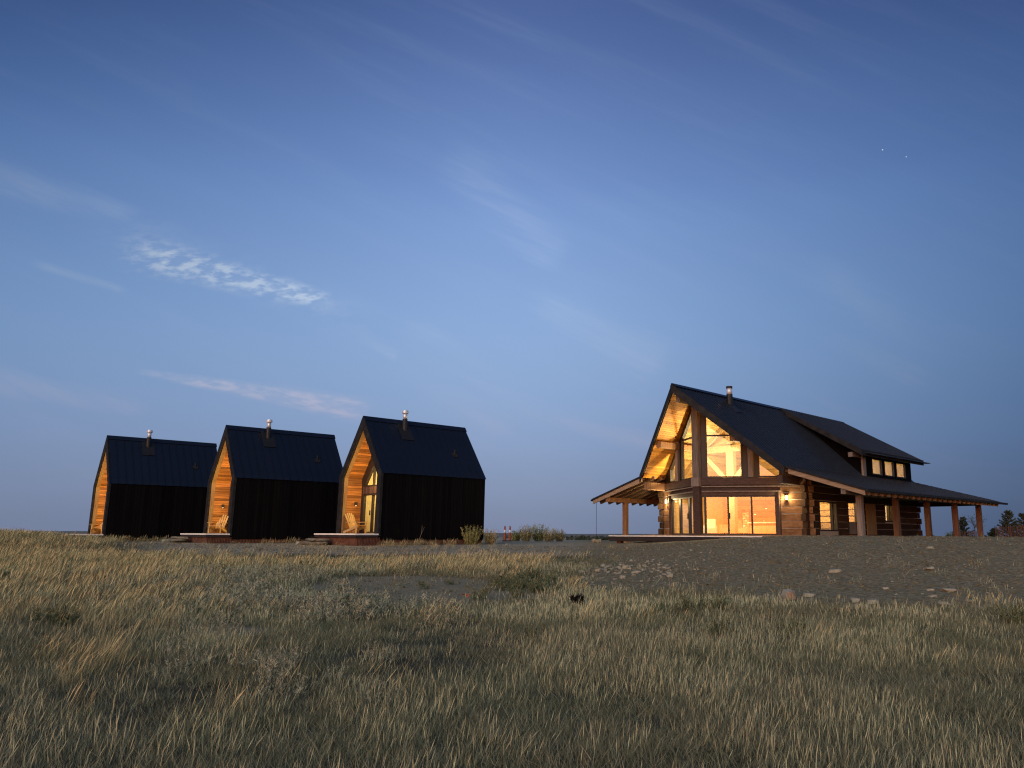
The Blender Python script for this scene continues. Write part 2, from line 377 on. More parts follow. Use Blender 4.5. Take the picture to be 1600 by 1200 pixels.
# ------------------------------------------------------------------ terrain
def fbm(x, y, scale, octs=4, seed=0):
    r = np.random.default_rng(100 + seed); out = np.zeros_like(x, dtype=float); amp, tot = 1.0, 0.0
    for o in range(octs):
        T = r.random((64, 64)); fx = x / scale * 2 ** o + 7.3 * o; fy = y / scale * 2 ** o + 3.1 * o
        ix, iy = np.floor(fx).astype(int), np.floor(fy).astype(int); tx, ty = fx - ix, fy - iy
        tx, ty = tx * tx * (3 - 2 * tx), ty * ty * (3 - 2 * ty)
        g = lambda a, b: T[(ix + a) % 64, (iy + b) % 64]
        out += amp * ((g(0, 0) * (1 - tx) + g(1, 0) * tx) * (1 - ty) + (g(0, 1) * (1 - tx) + g(1, 1) * tx) * ty)
        tot += amp; amp *= 0.5
    return out / tot
def ss(x, a, b):
    t = np.clip((x - a) / (b - a), 0, 1); return t * t * (3 - 2 * t)
BY = np.array([-6000, -400, -80, -12, 0, 8, 16, 24, 30, 36, 45, 60, 90, 200, 600, 6000.])
BZ = np.array([-40, -14, -4, -1.7, -1.5, -1.48, -1.34, -1.02, -0.74, -0.56, -0.50, -0.52, -0.6, -3.5, -9.0, -14.])
def ground_z(x, y, fine=True):
    x = np.asarray(x, float); y = np.asarray(y, float)
    z = np.interp(y, BY, BZ)
    # bare earth mound thrown up in front of the lodge
    crest = ss(x, 1.0, 10.0) * ss(y, 15.0, 33.5) * (1 - ss(y, 48, 75)) * (1 - ss(x, 45, 80))
    yy = np.clip(y, 15, 60)
    top = -0.045
    z = z + crest * (top - z) * np.where(y < 33.5, 1.0, 1.0)
    # grassy hump at the far left
    hump = np.exp(-((x + 27) / 5.5) ** 2 - ((y - 33.5) / 4.5) ** 2)
    z = z + 0.52 * hump
    near = np.exp(-(y / 90) ** 2) * np.exp(-(x / 90) ** 2)
    if fine:
        z = z + near * ((fbm(x, y, 5.0, 3, 1) - 0.5) * 0.22 + (fbm(x, y, 0.7, 3, 2) - 0.5) * 0.05) * (1 - 0.75 * ss(y, 27, 34))
        z = z + crest * near * (fbm(x, y, 0.42, 3, 3) - 0.5) * 0.17 * (1 - 0.55 * ss(y, 27, 33))
    return z
def gz(x, y): return float(ground_z(np.array([x]), np.array([y]))[0])
def to_px(x, y, z):
    c, s = math.cos(PITCH), math.sin(PITCH)
    dd = y * c + z * s; uu = -y * s + z * c
    X = FPX * x / dd; Y = -FPX * uu / dd
    return CX + math.cos(ROLL) * X - math.sin(ROLL) * Y, 600 + math.sin(ROLL) * X + math.cos(ROLL) * Y
def on_ground(px, py):
    """world point of the ground seen at a pixel of the photograph"""
    a, e = pix(px, py); t = 3.0
    while t < 400:
        if e * t <= gz(a * t, t): break
        t *= 1.01
    return a * t, t, gz(a * t, t)
# cover of the ground, as functions of the place on the ground
def zones(x, y):
    """weights of bare gravel yard, bare mound, dirt patch"""
    n = (fbm(x, y, 3.0, 4, 5) - 0.5) * 2
    n2 = (fbm(x, y, 9.0, 3, 6) - 0.5) * 2
    yy = np.maximum(y, 0.5); ax = x / yy
    edge = np.interp(ax, [-.05, .05, .12, .23, .55, .9], [19.5, 18.6, 17.6, 15.9, 14.4, 13.6])
    mound = ss(y + n * 1.6, edge - 1.0, edge + 1.2) * ss(ax + n * 0.03, -0.035, 0.03)
    gravel = ss(y + n * 1.2 + n2, 28.5, 30.5) * ss(ax + 0.03 * n, -0.62, -0.5)
    px_ = (x / yy) * 1237 + CX
    patch = np.exp(-((px_ - 675) / 160) ** 2 - ((y - 18.2) / 2.9) ** 2 * 1.0) * 2.3
    patch = np.maximum(patch, 1.2 * np.exp(-((px_ - 390) / 90) ** 2 - ((y - 12.0) / 1.0) ** 2))
    patch = ss(patch + 0.45 * n, 0.45, 0.85)
    return np.clip(gravel, 0, 1), np.clip(mound, 0, 1), np.clip(patch, 0, 1)

def axis(parts):
    a = []
    for s0, s1, st in parts: a += list(np.arange(s0, s1, st))
    return np.array(a)
xs = np.concatenate([-np.geomspace(30, 9000, 40)[::-1], np.arange(-29.8, 26.0, 0.16), np.geomspace(26.0, 9000, 42)])
ys = np.concatenate([-np.geomspace(3.0, 6000, 36)[::-1], np.arange(-2.5, 2.5, 0.8), np.arange(2.5, 14, 0.11), np.arange(14, 36.5, 0.16), np.arange(36.5, 52, 0.6), np.geomspace(52, 9000, 46)])
GX, GY = np.meshgrid(xs, ys); gx, gy = GX.ravel(), GY.ravel()
gzv = ground_z(gx, gy)
nx, ny = len(xs), len(ys)
idx = np.arange(nx * ny).reshape(ny, nx)
quads = np.stack([idx[:-1, :-1], idx[:-1, 1:], idx[1:, 1:], idx[1:, :-1]], -1).reshape(-1, 4)
gm = bpy.data.meshes.new('ground')
gm.vertices.add(nx * ny); gm.vertices.foreach_set('co', np.stack([gx, gy, gzv], -1).ravel())
gm.loops.add(quads.size); gm.loops.foreach_set('vertex_index', quads.ravel())
gm.polygons.add(len(quads)); gm.polygons.foreach_set('loop_start', np.arange(0, quads.size, 4)); gm.polygons.foreach_set('loop_total', np.full(len(quads), 4))
gm.polygons.foreach_set('use_smooth', np.ones(len(quads), bool))
gr, mo, pa = zones(gx, gy)
for nm, arr in (('gravel', gr), ('mound', mo), ('patch', pa)):
    at = gm.attributes.new(nm, 'FLOAT', 'POINT'); at.data.foreach_set('value', arr.astype(np.float32))
gm.update(); gm.validate()
ground = bpy.data.objects.new('ground', gm); col.objects.link(ground); ground['kind'] = 'structure'
gmt = bpy.data.materials.new('ground_earth'); gmt.use_nodes = True
N = NT(gmt.node_tree); b = gmt.node_tree.nodes['Principled BSDF']
oc = N.n('ShaderNodeTexCoord').outputs['Object']
A = lambda nm: N.n('ShaderNodeAttribute', attribute_name=nm).outputs['Fac']
n1 = N.noise(oc, 1.3, 6, 0.62); n2 = N.noise(oc, 9.0, 5, 0.65); n3 = N.noise(oc, 34.0, 4, 0.7); n4 = N.noise(oc, 0.25, 4, 0.6)
turf = N.mix(N.sstep(n1, 0.35, 0.65), (0.045, 0.041, 0.027), (0.090, 0.079, 0.051))
turf = N.mix(N.m('MULTIPLY', N.sstep(n4, 0.4, 0.65), 0.6), turf, (0.070, 0.084, 0.048))
grav = N.mix(N.sstep(n3, 0.35, 0.68), (0.22, 0.195, 0.138), (0.42, 0.37, 0.27))
grav = N.mix(N.m('MULTIPLY', N.sstep(n1, 0.4, 0.7), 0.5), grav, (0.28, 0.24, 0.165))
dirt = N.mix(N.sstep(n2, 0.3, 0.7), (0.105, 0.087, 0.050), (0.345, 0.290, 0.178))
n5 = N.noise(oc, 16.0, 3, 0.75)
dirt = N.mix(N.m('MULTIPLY', N.sstep(n5, 0.55, 0.72), 0.75), dirt, (0.075, 0.060, 0.036))
dirt = N.mix(N.m('MULTIPLY', N.sstep(n1, 0.45, 0.7), 0.5), dirt, (0.195, 0.168, 0.098))
patchc = N.mix(N.sstep(n3, 0.3, 0.72), (0.175, 0.150, 0.098), (0.31, 0.265, 0.178))
c = N.mix(A('patch'), turf, patchc); c = N.mix(A('gravel'), c, grav); c = N.mix(A('mound'), c, dirt)
N.put(b.inputs['Base Color'], c); b.inputs['Roughness'].default_value = 0.95; b.inputs['Specular IOR Level'].default_value = 0.1
bp = N.n('ShaderNodeBump'); bp.inputs['Strength'].default_value = 0.9; bp.inputs['Distance'].default_value = 0.05
N.put(bp.inputs['Height'], N.m('ADD', N.m('MULTIPLY', n2, 0.9), N.m('MULTIPLY', n3, 0.45))); N.put(b.inputs['Normal'], bp.outputs[0])
gm.materials.append(gmt)

# low hills on the far plain
hb = MB(); hv = []
hx = np.linspace(-4500, 4500, 260)
for k, (yy_, zz_) in enumerate(((2600, -14.0), (2900, 1.0), (3600, 2.0), (4600, -14.0))):
    for x_ in hx:
        e_ = float(fbm(np.array([x_]), np.array([yy_ * 1.0]), 700.0, 4, 9)[0])
        hv.append((x_, yy_, zz_ + (e_ - 0.5) * (16 if k in (1, 2) else 0)))
n_ = len(hx)
hb.add(hv, [(k * n_ + i, k * n_ + i + 1, (k + 1) * n_ + i + 1, (k + 1) * n_ + i) for k in range(3) for i in range(n_ - 1)])
M['hills'] = mat('hills', (0.20, 0.19, 0.165), 0.95, 0, 0.05, var=(0.004, (0.13, 0.13, 0.12), 0.8))
hb.build('hills', M['hills'], smooth=True, kind='structure')

# ------------------------------------------------------------------ black gabled cabins
CW, CL, CHE, CHR = 4.146, 6.147, 2.90, 5.749
def adirondack(label, loc, rz, group):
    t = thing('adirondack_chair', label, 'chair', loc, rz, 1.0, group)
    for i in range(5):                                                 # back slats, fanned
        k = (i - 2) / 2
        mb = MB(); mb.bar((k * 0.20, 0.22, 0.26), (k * 0.25, 0.58, 1.02 - 0.07 * k * k), 0.088, 0.02, up=(0, -1, 0.45))
        mb.build('back_slat', M['pine_wood'], t)
    for i in range(5):
        mb = MB(); y0 = -0.36 + i * 0.125; mb.bar((-0.27, y0, 0.40 - i * 0.035), (0.27, y0, 0.40 - i * 0.035), 0.105, 0.02)
        mb.build('seat_slat', M['pine_wood'], t)
    for s_ in (-1, 1):
        mb = MB(); mb.bar((s_ * 0.35, -0.42, 0.565), (s_ * 0.35, 0.38, 0.545), 0.12, 0.022); mb.build('armrest', M['pine_wood'], t)
        mb = MB(); mb.bar((s_ * 0.31, -0.34, 0.0), (s_ * 0.31, -0.34, 0.555), 0.09, 0.03, up=(1, 0, 0)); mb.build('front_leg', M['pine_wood'], t)
        mb = MB(); mb.bar((s_ * 0.28, -0.40, 0.36), (s_ * 0.28, 0.62, 0.04), 0.03, 0.12); mb.build('side_rail', M['pine_wood'], t)
    return t

def clip_gable(x0, x1, zb, apex, slope):
    """outline in x,z of an opening between x0 and x1 over zb under a gable of given apex height and slope"""
    f = lambda x: apex - slope * abs(x)
    pts = [(x0, zb), (x1, zb), (x1, f(x1))]
    if x0 < 0 < x1: pts.append((0, apex))
    pts.append((x0, f(x0)))
    return pts
def frame_of(mb, pts, y0, y1, w, m=0):
    """frame of width w round a convex outline in the x,z plane"""
    cx_ = sum(p[0] for p in pts) / len(pts); cz_ = sum(p[1] for p in pts) / len(pts)
    n = len(pts)
    lines = []
    for i in range(n):
        (xa, za), (xb, zb) = pts[i], pts[(i + 1) % n]
        L = math.hypot(xb - xa, zb - za); nx_, nz_ = -(zb - za) / L, (xb - xa) / L
        if (cx_ - xa) * nx_ + (cz_ - za) * nz_ < 0: nx_, nz_ = -nx_, -nz_
        lines.append((xa + nx_ * w, za + nz_ * w, (xb - xa) / L, (zb - za) / L))
    inner = []
    for i in range(n):
        x1, z1, dx1, dz1 = lines[i - 1]; x2, z2, dx2, dz2 = lines[i]
        den = dx1 * dz2 - dz1 * dx2
        if abs(den) < 1e-6: inner.append((x2, z2)); continue
        t = ((x2 - x1) * dz2 - (z2 - z1) * dx2) / den
        inner.append((x1 + dx1 * t, z1 + dz1 * t))
    for i in range(n):
        j = (i + 1) % n
        mb.prism([(pts[i][0], y0, pts[i][1]), (pts[j][0], y0, pts[j][1]), (inner[j][0], y0, inner[j][1]), (inner[i][0], y0, inner[i][1])], (0, y1 - y0, 0), m)
    return inner

def make_cabin(label, G, yaw, bed_label, zb):
    v = Vector((math.cos(yaw), -math.sin(yaw), 0)); o = Vector(G) - v * CW / 2
    c = thing('cabin', label, 'cabin', o, -yaw, 1.0, 'black gabled cabins in a row')
    hw = CW / 2; t = 0.34                                           # wall and roof build-up
    sl = (CHR - CHE) / hw; ang = math.atan(sl); ia = CHR - t / math.cos(ang); iw = hw - t
    base = zb + 0.22
    # side and rear walls, clad in upright boards
    for s_ in (-1, 1):
        mb = MB(); xo = s_ * hw; xi = s_ * (hw - 0.10)
        mb.box(min(xi, xo - s_ * 0.02), max(xi, xo - s_ * 0.02), 0.1, CL - 0.02, base, CHE - 0.02, 0, 0.3)
        nb = 34
        for i in range(nb):
            y0 = 0.1 + (CL - 0.1) * i / nb; y1 = 0.1 + (CL - 0.1) * (i + 1) / nb
            mb.box(min(xo, xo - s_ * 0.02), max(xo, xo - s_ * 0.02), y0 + 0.006, y1 - 0.006, base - 0.01, CHE - 0.03 + 0.0)
        mb.build('side_wall', M['black_siding'], c)
    mb = MB(); mb.prism([(-hw + .1, CL, base), (hw - .1, CL, base), (hw - .1, CL, CHE), (0, CL, CHR - 0.1), (-hw + .1, CL, CHE)], (0, -0.12, 0))
    mb.build('rear_wall', M['black_siding'], c)
    # roof: slab each side, then standing-seam panels
    for s_ in (-1, 1):
        mb = MB(); d_ = 0.06
        mb.prism([(s_ * (hw + 0.03), 0.0, CHE - 0.03), (0, 0.0, CHR), (0, 0.0, CHR - 0.2), (s_ * (hw - 0.12), 0.0, CHE - 0.03)], (0, CL + 0.02, 0))
        mb.build('roof', M['roof_metal'], c)
    npan = 15
    nrm = Vector((sl, 0, 1)).normalized()
    me = None
    for s_ in (-1, 1):
        mb = MB(); pw = (CL + 0.02) / npan
        nr = Vector((s_ * nrm.x, 0, nrm.z)); e0 = Vector((s_ * (hw + 0.05), 0, CHE - 0.06)); e1 = Vector((0, 0, CHR))
        q = [e0 + Vector((0, 0.004, 0)), e1 + Vector((0, 0.004, 0)), e1 + Vector((0, pw - 0.004, 0)), e0 + Vector((0, pw - 0.004, 0))]
        mb.prism(q, nr * 0.018)
        q2 = [e0 + nr * 0.015, e1 + nr * 0.015, e1 + nr * 0.015 + Vector((0, 0.03, 0)), e0 + nr * 0.015 + Vector((0, 0.03, 0))]
        mb.prism(q2, nr * 0.038)
        me = mb.mesh('roof_panel', M['roof_metal'])
        for i in range(npan):
            p = bpy.data.objects.new('roof_panel', me); col.objects.link(p); p.parent = c; p.location = (0, i * pw, 0)
    mb = MB()
    for s_ in (-1, 1):
        e1 = Vector((0, -0.02, CHR + 0.045)); e0 = e1 + Vector((s_ * 0.17, 0, -0.17 * sl))
        mb.prism([e0, e1, e1 + Vector((0, CL + 0.06, 0)), e0 + Vector((0, CL + 0.06, 0))], Vector((s_ * nrm.x, 0, nrm.z)) * 0.03)
    mb.build('ridge_cap', M['roof_metal'], c)
    # dark surround of the recessed porch
    mb = MB(); fz = -0.12
    ix, iz = iw, CHE - 0.02 + 0.0
    iz_ = ia - sl * ix                                                # inner kink
    out = [(-hw - .04, fz), (-hw - .04, CHE - .02), (0, CHR + .05), (hw + .04, CHE - .02), (hw + .04, fz)]
    inn = [(-ix, fz), (-ix, iz_), (0, ia), (ix, iz_), (ix, fz)]
    for i in range(4):
        mb.prism([(out[i][0], -.03, out[i][1]), (out[i + 1][0], -.03, out[i + 1][1]), (inn[i + 1][0], -.03, inn[i + 1][1]), (inn[i][0], -.03, inn[i][1])], (0, 0.12, 0))
    mb.build('porch_surround', M['black_trim'], c)
    # light trim board then cedar boards lining the porch
    RC = 1.05
    inn2 = [(-ix + .012, 0), (-ix + .012, iz_), (0, ia - .02), (ix - .012, iz_), (ix - .012, 0)]
    mb = MB()
    for i in range(4):
        a, b_ = Vector((inn2[i][0], .06, inn2[i][1])), Vector((inn2[i + 1][0], .06, inn2[i + 1][1]))
        m_ = Vector((0, 0, 2.0)); nn = Vector(((b_ - a).z, 0, -(b_ - a).x)).normalized()
        if nn.dot(Vector((0, 0, 2)) - (a + b_) / 2) < 0: nn = -nn
        mb.prism([a, b_, b_ + Vector((0, .20, 0)), a + Vector((0, .20, 0))], nn * .02)
    mb.build('porch_trim', M['cedar_trim'], c)
    mb = MB()
    for i in range(4):
        a, b_ = Vector((inn2[i][0], .262, inn2[i][1])), Vector((inn2[i + 1][0], .262, inn2[i + 1][1]))
        L = (b_ - a).length; k = int(L / .125); dr = (b_ - a) / k
        nn = Vector((dr.z, 0, -dr.x)).normalized()
        if nn.dot(Vector((0, 0, 2)) - (a + b_) / 2) < 0: nn = -nn
        for j in range(k):
            p = a + dr * j; dd = dr.normalized() * .005
            mb.prism([p + dd, p + dr - dd, p + dr - dd + Vector((0, RC - .262, 0)), p + dd + Vector((0, RC - .262, 0))], nn * (.010 + random.uniform(0, .004)))
    mb.build('cedar_lining', M['cedar'], c, kind='stuff')
    # shell between lining and roof, closes the porch and the room
    mb = MB()
    for i in range(4):
        a, b_ = Vector((inn2[i][0], .09, inn2[i][1])), Vector((inn2[i + 1][0], .09, inn2[i + 1][1]))
        nn = Vector(((b_ - a).z, 0, -(b_ - a).x)).normalized()
        if nn.dot(Vector((0, 0, 2)) - (a + b_) / 2) > 0: nn = -nn
        mb.prism([a, b_, b_ + Vector((0, RC + .2 - .09, 0)), a + Vector((0, RC + .2 - .09, 0))], nn * .05)
    mb.build('porch_shell', M['brown_siding'], c)
    mb = MB()                                                          # room walls and ceiling
    for i in range(4):
        a, b_ = Vector((inn2[i][0], RC + .2, inn2[i][1])), Vector((inn2[i + 1][0], RC + .2, inn2[i + 1][1]))
        nn = Vector(((b_ - a).z, 0, -(b_ - a).x)).normalized()
        if nn.dot(Vector((0, 0, 2)) - (a + b_) / 2) > 0: nn = -nn
        mb.prism([a, b_, b_ + Vector((0, CL - RC - .45, 0)), a + Vector((0, CL - RC - .45, 0))], nn * .05)
    mb.prism([(p[0], 4.6, p[1]) for p in inn2], (0, .06, 0))
    mb.build('room_lining', M['plaster'], c)
    mb = MB()
    for i in range(24): mb.box(-ix + .02 + i * (2 * ix - .04) / 24 + .004, -ix + .02 + (i + 1) * (2 * ix - .04) / 24 - .004, RC + .02, CL - .2, -.06, .0)
    mb.build('room_floor', M['floor_wood'], c, kind='stuff')
    # glazed front wall, set back
    ws = sl; wa = ia - .03
    mb = MB()
    gx0, gx1 = -1.47, 1.47
    mb.box(-ix + .02, gx0, RC, RC + .14, 0, 2.36); mb.box(gx1, ix - .02, RC, RC + .14, 0, 2.36)
    wtop = 4.3                                                          # apex of the gable window
    f = lambda x: wa - ws * abs(x)
    g = lambda x: wtop - 1.3 * abs(x)
    for s_ in (-1, 1):
        e = s_ * 1.47; xa = s_ * (ix - .02)
        mb.prism([(xa, RC, 2.36), (e, RC, 2.36), (e, RC, g(e)), (xa, RC, max(f(xa), 2.37))], (0, .14, 0))
        mb.prism([(e, RC, g(e)), (0, RC, wtop), (0, RC, wa), (xa, RC, max(f(xa), 2.37))], (0, .14, 0))
    mb.build('front_wall', M['frame_dark'], c)
    mb = MB()
    for i in range(21):
        x0 = gx0 + (gx1 - gx0) * i / 21; mb.box(x0 + .004, gx0 + (gx1 - gx0) * (i + 1) / 21 - .004, RC - .05, RC + .10, 1.99, 2.35)
    mb.build('spandrel', M['brown_siding'], c, kind='stuff')
    gl = []
    mb = MB(); xs_ = [gx0, -.56, .56, gx1]
    inn_ = frame_of(mb, clip_gable(gx0, gx1, 2.36, wtop, 1.3), RC - .02, RC + .12, .07)
    for x_ in (-.56, .56): mb.box(x_ - .035, x_ + .035, RC - .01, RC + .11, 2.42, g(x_) - .06)
    gw = mb.build('gable_window', M['frame_dark'], c)
    for i in range(3):
        x0, x1 = xs_[i] + .05, xs_[i + 1] - .05
        pts = clip_gable(x0, x1, 2.41, wtop - .09, 1.3)
        mb = MB(); mb.prism([(p[0], RC + .05, p[1]) for p in pts], (0, .012, 0)); mb.build('pane', M['glass'], gw)
    mb = MB()
    frame_of(mb, [(gx0, .02), (gx1, .02), (gx1, 1.98), (gx0, 1.98)], RC - .02, RC + .12, .07)
    for x_ in (-.56, .56): mb.box(x_ - .05, x_ + .05, RC - .01, RC + .11, .09, 1.91)
    dr = mb.build('glass_door', M['frame_dark'], c)
    for i in range(3):
        mb = MB(); mb.box(xs_[i] + .06, xs_[i + 1] - .06, RC + .05, RC + .062, .08, 1.92); mb.build('pane', M['glass'], dr)
    mb = MB(); mb.box(-.66, -.62, RC - .08, RC - .03, .9, 1.15); mb.build('handle', M['dark_metal'], dr)
    # porch floor, deck in front, skirts
    mb = MB()
    for i in range(20):
        y0 = -1.12 + i * (RC + 1.12) / 20
        xw = ix if y0 > -.04 else hw
        mb.box(-xw + .01, xw - .01, y0 + .004, y0 + (RC + 1.12) / 20 - .004, -.045, -.004)
    mb.build('deck_board', M['deck'], c, kind='stuff')
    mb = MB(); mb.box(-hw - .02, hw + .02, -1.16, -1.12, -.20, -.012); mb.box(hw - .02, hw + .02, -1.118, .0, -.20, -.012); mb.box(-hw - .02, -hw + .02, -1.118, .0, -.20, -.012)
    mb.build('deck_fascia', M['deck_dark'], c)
    mb = MB(); mb.box(-hw - .03, hw + .03, -1.185, -1.162, -.075, -.008); mb.box(hw + .022, hw + .045, -1.16, .0, -.075, -.008); mb.build('deck_nosing', M['pale_edge'], c)
    mb = MB()                                                          # corrugated rusty skirt round the deck
    def corr(p0, p1, z0, z1, pitch=.075, amp=.014):
        p0, p1 = Vector(p0), Vector(p1); L = (p1 - p0).length; a = (p1 - p0) / L; nn = Vector((a.y, -a.x, 0)); k = int(L / pitch * 2)
        vs = []
        for j in range(k + 1):
            p = p0 + a * (L * j / k) + nn * (amp if j % 2 else -amp)
            vs += [(p.x, p.y, z0), (p.x, p.y, z1)]
        mb.add(vs, [(2 * j, 2 * j + 2, 2 * j + 3, 2 * j + 1) for j in range(k)])
    corr((-hw + .06, -1.08, 0), (hw - .03, -1.08, 0), zb - .12, -.19)
    corr((hw - .03, -1.08, 0), (hw - .03, .1, 0), zb - .12, -.19); corr((-hw + .06, .1, 0), (-hw + .06, -1.08, 0), zb - .12, -.19)
    corr((hw - .05, .1, 0), (hw - .05, CL - .05, 0), zb - .12, base + .02); corr((-hw + .05, CL - .05, 0), (-hw + .05, .1, 0), zb - .12, base + .02)
    mb.build('skirting', M['rust'], c)
    # stove pipe and roof vent
    px_, py_ = .36, 2.16; zr = CHR - sl * px_
    mb = MB(); mb.cyl((px_, py_, zr - .2), (px_, py_, 5.83), .13, n=14); sp = mb.build('stove_pipe', M['dark_metal'], c, smooth=False)
    mb = MB(); mb.cyl((px_, py_, 5.80), (px_, py_, 6.15), .105, n=16); mb.build('flue', M['steel'], sp, smooth=True)
    mb = MB(); mb.cyl((px_, py_, 6.13), (px_, py_, 6.19), .16, .165, n=16); mb.cyl((px_, py_, 6.19), (px_, py_, 6.28), .165, .14, n=16); mb.build('rain_cap', M['steel'], sp)
    mb = MB(); a0 = Vector((px_ + .42, py_, CHR - sl * (px_ + .42))); a1 = Vector((px_ - .2, py_, CHR - sl * (px_ - .2)))
    mb.prism([a0 + Vector((0, -.34, 0)), a1 + Vector((0, -.34, 0)), a1 + Vector((0, .34, 0)), a0 + Vector((0, .34, 0))], nrm * .065)
    mb.build('flashing', M['dark_metal'], sp)
    vx, vy = 1.22, 4.72; vz = CHR - sl * vx
    mb = MB(); p0 = Vector((vx, vy, vz)); mb.cyl(p0, p0 + nrm * .07, .16, .16, n=14); mb.cyl(p0, p0 + Vector((0, 0, .30)), .045, n=10)
    mb.build('roof_vent', M['black_trim'], c)
    # wall light on the left lining of the porch
    mb = MB(); mb.box(-ix + .03, -ix + .15, .68, .80, 1.40, 1.58); wl = mb.build('porch_light', M['dark_metal'], c)
    mb = MB(); mb.box(-ix + .055, -ix + .125, .705, .775, 1.385, 1.398); mb.build('bulb', M['bulb_soft'], wl)
    lamp('porch_lamp', 'POINT', (.3, .50, 2.5), 150, (1.0, .58, .20), c, .12)
    lamp('room_lamp', 'POINT', (-.2, 2.5, 2.5), 230, (1.0, .74, .26), c, .25)
    # bed and bedside lamp seen through the glass
    w2 = lambda x, y, z: c.matrix_basis @ Vector((x, y, z))
    bd = thing('bed', bed_label, 'bed', w2(-.35, 3.6, 0), -yaw, 1.0, 'beds in the cabins')
    boxpart('frame', M['pine_wood'], bd, -.8, .8, -.95, .95, .12, .34)
    boxpart('mattress', M['linen'], bd, -.78, .78, -.93, .93, .342, .58)
    boxpart('headboard', M['pine_wood'], bd, -.85, .85, .955, 1.0, .12, 1.05)
    return c, w2

CAB = []
for (lab, cl_, bl, G, yaw, zb) in (
    ('black gabled cabin nearest the log house, its lit door and chair both showing', 'pine adirondack chair turned side-on by the lit door of the cabin nearest the house', 'bed inside the cabin nearest the log house', (-9.811, 37.239, 0.0), .7991, -.50),
    ('black gabled cabin in the middle of the row of three', 'pine adirondack chair facing out of the middle cabin', 'bed inside the middle cabin', (-18.290, 40.574, -.03), .8275, -.50),
    ('black gabled cabin at the far left end of the row of three', 'pine adirondack chair facing out of the leftmost cabin', 'bed inside the leftmost cabin', (-27.361, 44.836, -.10), .833, -.50)):
    c, w2 = make_cabin(lab, G, yaw, bl, zb)
    CAB.append((c, w2, yaw))
    first = len(CAB) == 1
    adirondack(cl_, w2(*((-1.10, .55, 0.0) if first else (-1.27, .45, 0.0))), -yaw + (R(104) if first else R(48)), 'adirondack chairs on the cabin porches')

# ------------------------------------------------------------------ log house
LS, LYAW = 1.075, R(44.0)
PO = Vector((6.083, 43.0, 0.0))
lodge = thing('log_house', 'log house with prow shaped glass gable, black metal roof and timber porches', 'house', PO, -LYAW, LS)
LW = lambda x, y, z: lodge.matrix_basis @ Vector((x, y, z))
HWD, ZR, ZK, SWP = 4.5, 7.45, 3.27, 0.62       # half width, ridge, kink height, sweep of the prow eaves
SLM = (ZR - ZK) / HWD
YR = 16.4                                       # rear wall
TAN = math.tan(R(33)); C33 = math.cos(R(33)); S33 = math.sin(R(33))
zroof = lambda x: ZR - SLM * abs(x)
# --- main roof: two slopes with swept front edges
for s_ in (-1, 1):
    nr = Vector((s_ * SLM, 0, 1)).normalized()
    q = [Vector((0, -2.02, ZR)), Vector((s_ * HWD, -2.02 + SWP * HWD, ZK)), Vector((s_ * HWD, YR + .3, ZK)), Vector((0, YR + .3, ZR))]
    mb = MB()
    if s_ < 0: mb.prism(q, -nr * .16)
    else:
        P_ = lambda x, y: Vector((x, y, zroof(x)))
        for pl in ([P_(0, -2.02), P_(HWD, -2.02 + SWP * HWD), P_(HWD, 9.5), P_(0, 9.5)], [P_(0, 9.5), P_(.95, 9.5), P_(.95, 16.1), P_(0, 16.1)],
                   [P_(0, 16.1), P_(HWD, 16.1), P_(HWD, YR + .3), P_(0, YR + .3)]): mb.prism(pl, -nr * .16)
    mb.build('roof', M['roof_metal'], lodge)
    mb = MB(); k = 60
    for i in range(k):                                                # ribs of the metal sheet
        y0 = -2.0 + i * .305
        if s_ > 0 or i < 12:
            xe = HWD
            # a rib starts at the ridge; where the front edge is swept it starts further down the slope
            if y0 < -2.02: continue
            x_end = min(HWD, (y0 + 2.02) / SWP)
            if x_end < .15: continue
            if s_ > 0 and 9.45 < y0 < 16.1: continue
            a, b_ = Vector((s_ * .02, y0, zroof(.02))), Vector((s_ * x_end, y0, zroof(x_end)))
            if y0 > YR + .25: continue
            mb.prism([a, b_, b_ + Vector((0, .045, 0)), a + Vector((0, .045, 0))], nr * .035)
    mb.build('roof_rib', M['roof_metal'], lodge, kind='stuff')
    # soffit boards beneath the overhang
    mb = MB(); k = 46
    for i in range(k):
        xa, xb = HWD * i / k + .004, HWD * (i + 1) / k - .004
        lo = lambda x: Vector((s_ * x, -1.93 + SWP * x, zroof(x))) - nr * .175
        hi = lambda x: Vector((s_ * x, .25 + TAN * x, zroof(x))) - nr * .175
        mb.prism([lo(xa), lo(xb), hi(xb), hi(xa)], -nr * (.02 + random.uniform(0, .006)))
    mb.build('soffit_board', M['soffit'], lodge, kind='stuff')
    mb = MB()                                                        # fascia along the swept rake
    a, b_ = Vector((0, -2.05, ZR + .02)), Vector((s_ * (HWD + .04), -2.05 + SWP * (HWD + .04), ZK))
    mb.prism([a, b_, b_ - Vector((0, 0, .42)), a - Vector((0, 0, .42))], Vector((-s_ * SWP, 1, 0)).normalized() * .06 if False else Vector((0, .06, 0)))
    mb.build('rake_fascia', M['black_trim'], lodge)
mb = MB()
for s_ in (-1, 1):
    nr = Vector((s_ * SLM, 0, 1)).normalized(); a = Vector((0, -2.04, ZR + .05)); b_ = a + Vector((s_ * .16, 0.1, -.16 * SLM))
    mb.prism([a, b_, b_ + Vector((0, YR + 2.3, 0)), a + Vector((0, YR + 2.4, 0))], nr * .03)
mb.build('ridge_cap', M['roof_metal'], lodge)

